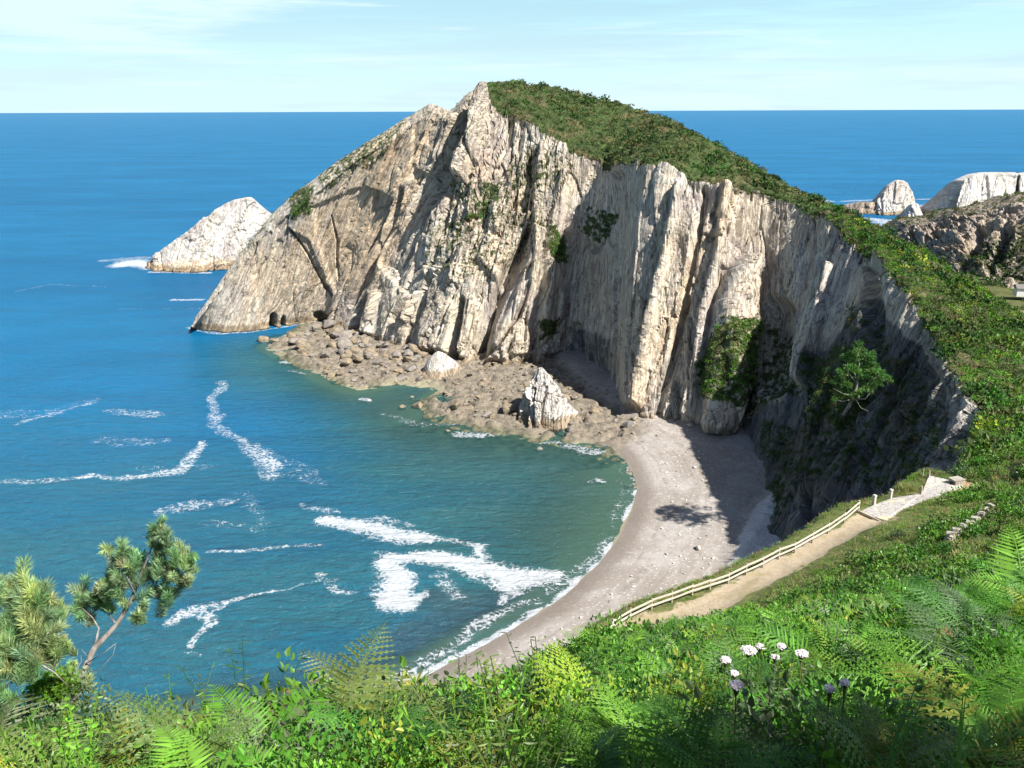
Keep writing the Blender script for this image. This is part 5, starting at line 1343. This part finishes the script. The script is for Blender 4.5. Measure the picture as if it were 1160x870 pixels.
# ------------------------------------------------------------------ light
e_ = math.radians(49.5); az = np.array([.81, -.586])
sd_ = Vector((az[0]*math.cos(e_), az[1]*math.cos(e_), math.sin(e_)))
sun = bpy.data.lights.new('sun', 'SUN'); sun.energy = 5.0; sun.angle = math.radians(.55); sun.color = (1, .95, .87)
so = bpy.data.objects.new('sun', sun); COL.objects.link(so); so.rotation_euler = sd_.to_track_quat('Z', 'Y').to_euler()
w = bpy.data.worlds.new('World'); sc.world = w; w.use_nodes = True
nt = w.node_tree; nt.nodes.clear()
def wn(ty, **kw):
    nd = nt.nodes.new(ty)
    for k, v in kw.items(): setattr(nd, k, v)
    return nd
sky = wn('ShaderNodeTexSky', sky_type='NISHITA', sun_disc=False, sun_elevation=e_, sun_rotation=math.radians(125.9), air_density=1.0, dust_density=.8, ozone_density=1.6)
tc = wn('ShaderNodeTexCoord'); mp = wn('ShaderNodeMapping'); mp.inputs['Scale'].default_value = (1.6, 1.6, 26)
nt.links.new(tc.outputs['Generated'], mp.inputs[0])
no = wn('ShaderNodeTexNoise'); no.inputs['Scale'].default_value = 1.6; no.inputs['Detail'].default_value = 6; no.inputs['Roughness'].default_value = .6
nt.links.new(mp.outputs[0], no.inputs[0])
sx = wn('ShaderNodeSeparateXYZ'); nt.links.new(tc.outputs['Generated'], sx.inputs[0])
mr = wn('ShaderNodeMapRange', interpolation_type='SMOOTHSTEP'); mr.inputs[1].default_value = .0; mr.inputs[2].default_value = .125; mr.inputs[3].default_value = .85; mr.inputs[4].default_value = .66
nt.links.new(sx.outputs[2], mr.inputs[0])
mc = wn('ShaderNodeMapRange', interpolation_type='SMOOTHSTEP'); mc.inputs[1].default_value = .38; mc.inputs[2].default_value = .66
nt.links.new(no.outputs[0], mc.inputs[0])
mu = wn('ShaderNodeMath', operation='MULTIPLY_ADD'); nt.links.new(mc.outputs[0], mu.inputs[0]); mu.inputs[1].default_value = .45; nt.links.new(mr.outputs[0], mu.inputs[2]); mu.use_clamp = True
mf_ = wn('ShaderNodeMapRange', interpolation_type='SMOOTHSTEP'); mf_.inputs[1].default_value = .13; mf_.inputs[2].default_value = .26; mf_.inputs[3].default_value = 1; mf_.inputs[4].default_value = .0
nt.links.new(sx.outputs[2], mf_.inputs[0])
mm_ = wn('ShaderNodeMath', operation='MULTIPLY'); nt.links.new(mu.outputs[0], mm_.inputs[0]); nt.links.new(mf_.outputs[0], mm_.inputs[1])
mx = wn('ShaderNodeMix', data_type='RGBA'); nt.links.new(mm_.outputs[0], mx.inputs[0]); nt.links.new(sky.outputs[0], mx.inputs[6]); cr_ = wn('ShaderNodeMix', data_type='RGBA'); cm_ = wn('ShaderNodeMapRange', interpolation_type='SMOOTHSTEP'); cm_.inputs[1].default_value = .0; cm_.inputs[2].default_value = .13; nt.links.new(sx.outputs[2], cm_.inputs[0]); nt.links.new(cm_.outputs[0], cr_.inputs[0]); cr_.inputs[6].default_value = (6.6, 8.8, 9.7, 1); cr_.inputs[7].default_value = (4.9, 8.3, 9.6, 1); nt.links.new(cr_.outputs[2], mx.inputs[7])
bg = wn('ShaderNodeBackground'); bg.inputs[1].default_value = .055; nt.links.new(mx.outputs[2], bg.inputs[0])
mp2 = wn('ShaderNodeMapping'); mp2.inputs['Scale'].default_value = (2.2, 2.2, 34); mp2.inputs['Rotation'].default_value = (.03, .02, .5); nt.links.new(tc.outputs['Generated'], mp2.inputs[0])
no2 = wn('ShaderNodeTexNoise'); no2.inputs['Scale'].default_value = 1.3; no2.inputs['Detail'].default_value = 8; no2.inputs['Roughness'].default_value = .62; no2.inputs['Distortion'].default_value = .4; nt.links.new(mp2.outputs[0], no2.inputs[0])
mc2 = wn('ShaderNodeMapRange', interpolation_type='SMOOTHSTEP'); mc2.inputs[1].default_value = .47; mc2.inputs[2].default_value = .66; nt.links.new(no2.outputs[0], mc2.inputs[0])
me2 = wn('ShaderNodeMath', operation='MULTIPLY'); nt.links.new(mc2.outputs[0], me2.inputs[0]); nt.links.new(mf_.outputs[0], me2.inputs[1])
mx2 = wn('ShaderNodeMix', data_type='RGBA'); nt.links.new(me2.outputs[0], mx2.inputs[0]); nt.links.new(mx.outputs[2], mx2.inputs[6]); mx2.inputs[7].default_value = (7.0, 8.9, 9.6, 1); nt.links.new(mx2.outputs[2], bg.inputs[0])
wo = wn('ShaderNodeOutputWorld'); nt.links.new(bg.outputs[0], wo.inputs[0])
vs = sc.view_settings; vs.view_transform = 'Standard'; vs.look = 'None'; vs.gamma = 1; vs.exposure = 1.06
sc.cycles.max_bounces = 6; sc.cycles.diffuse_bounces = 3; sc.cycles.transparent_max_bounces = 8
sc.cycles.use_denoising = True
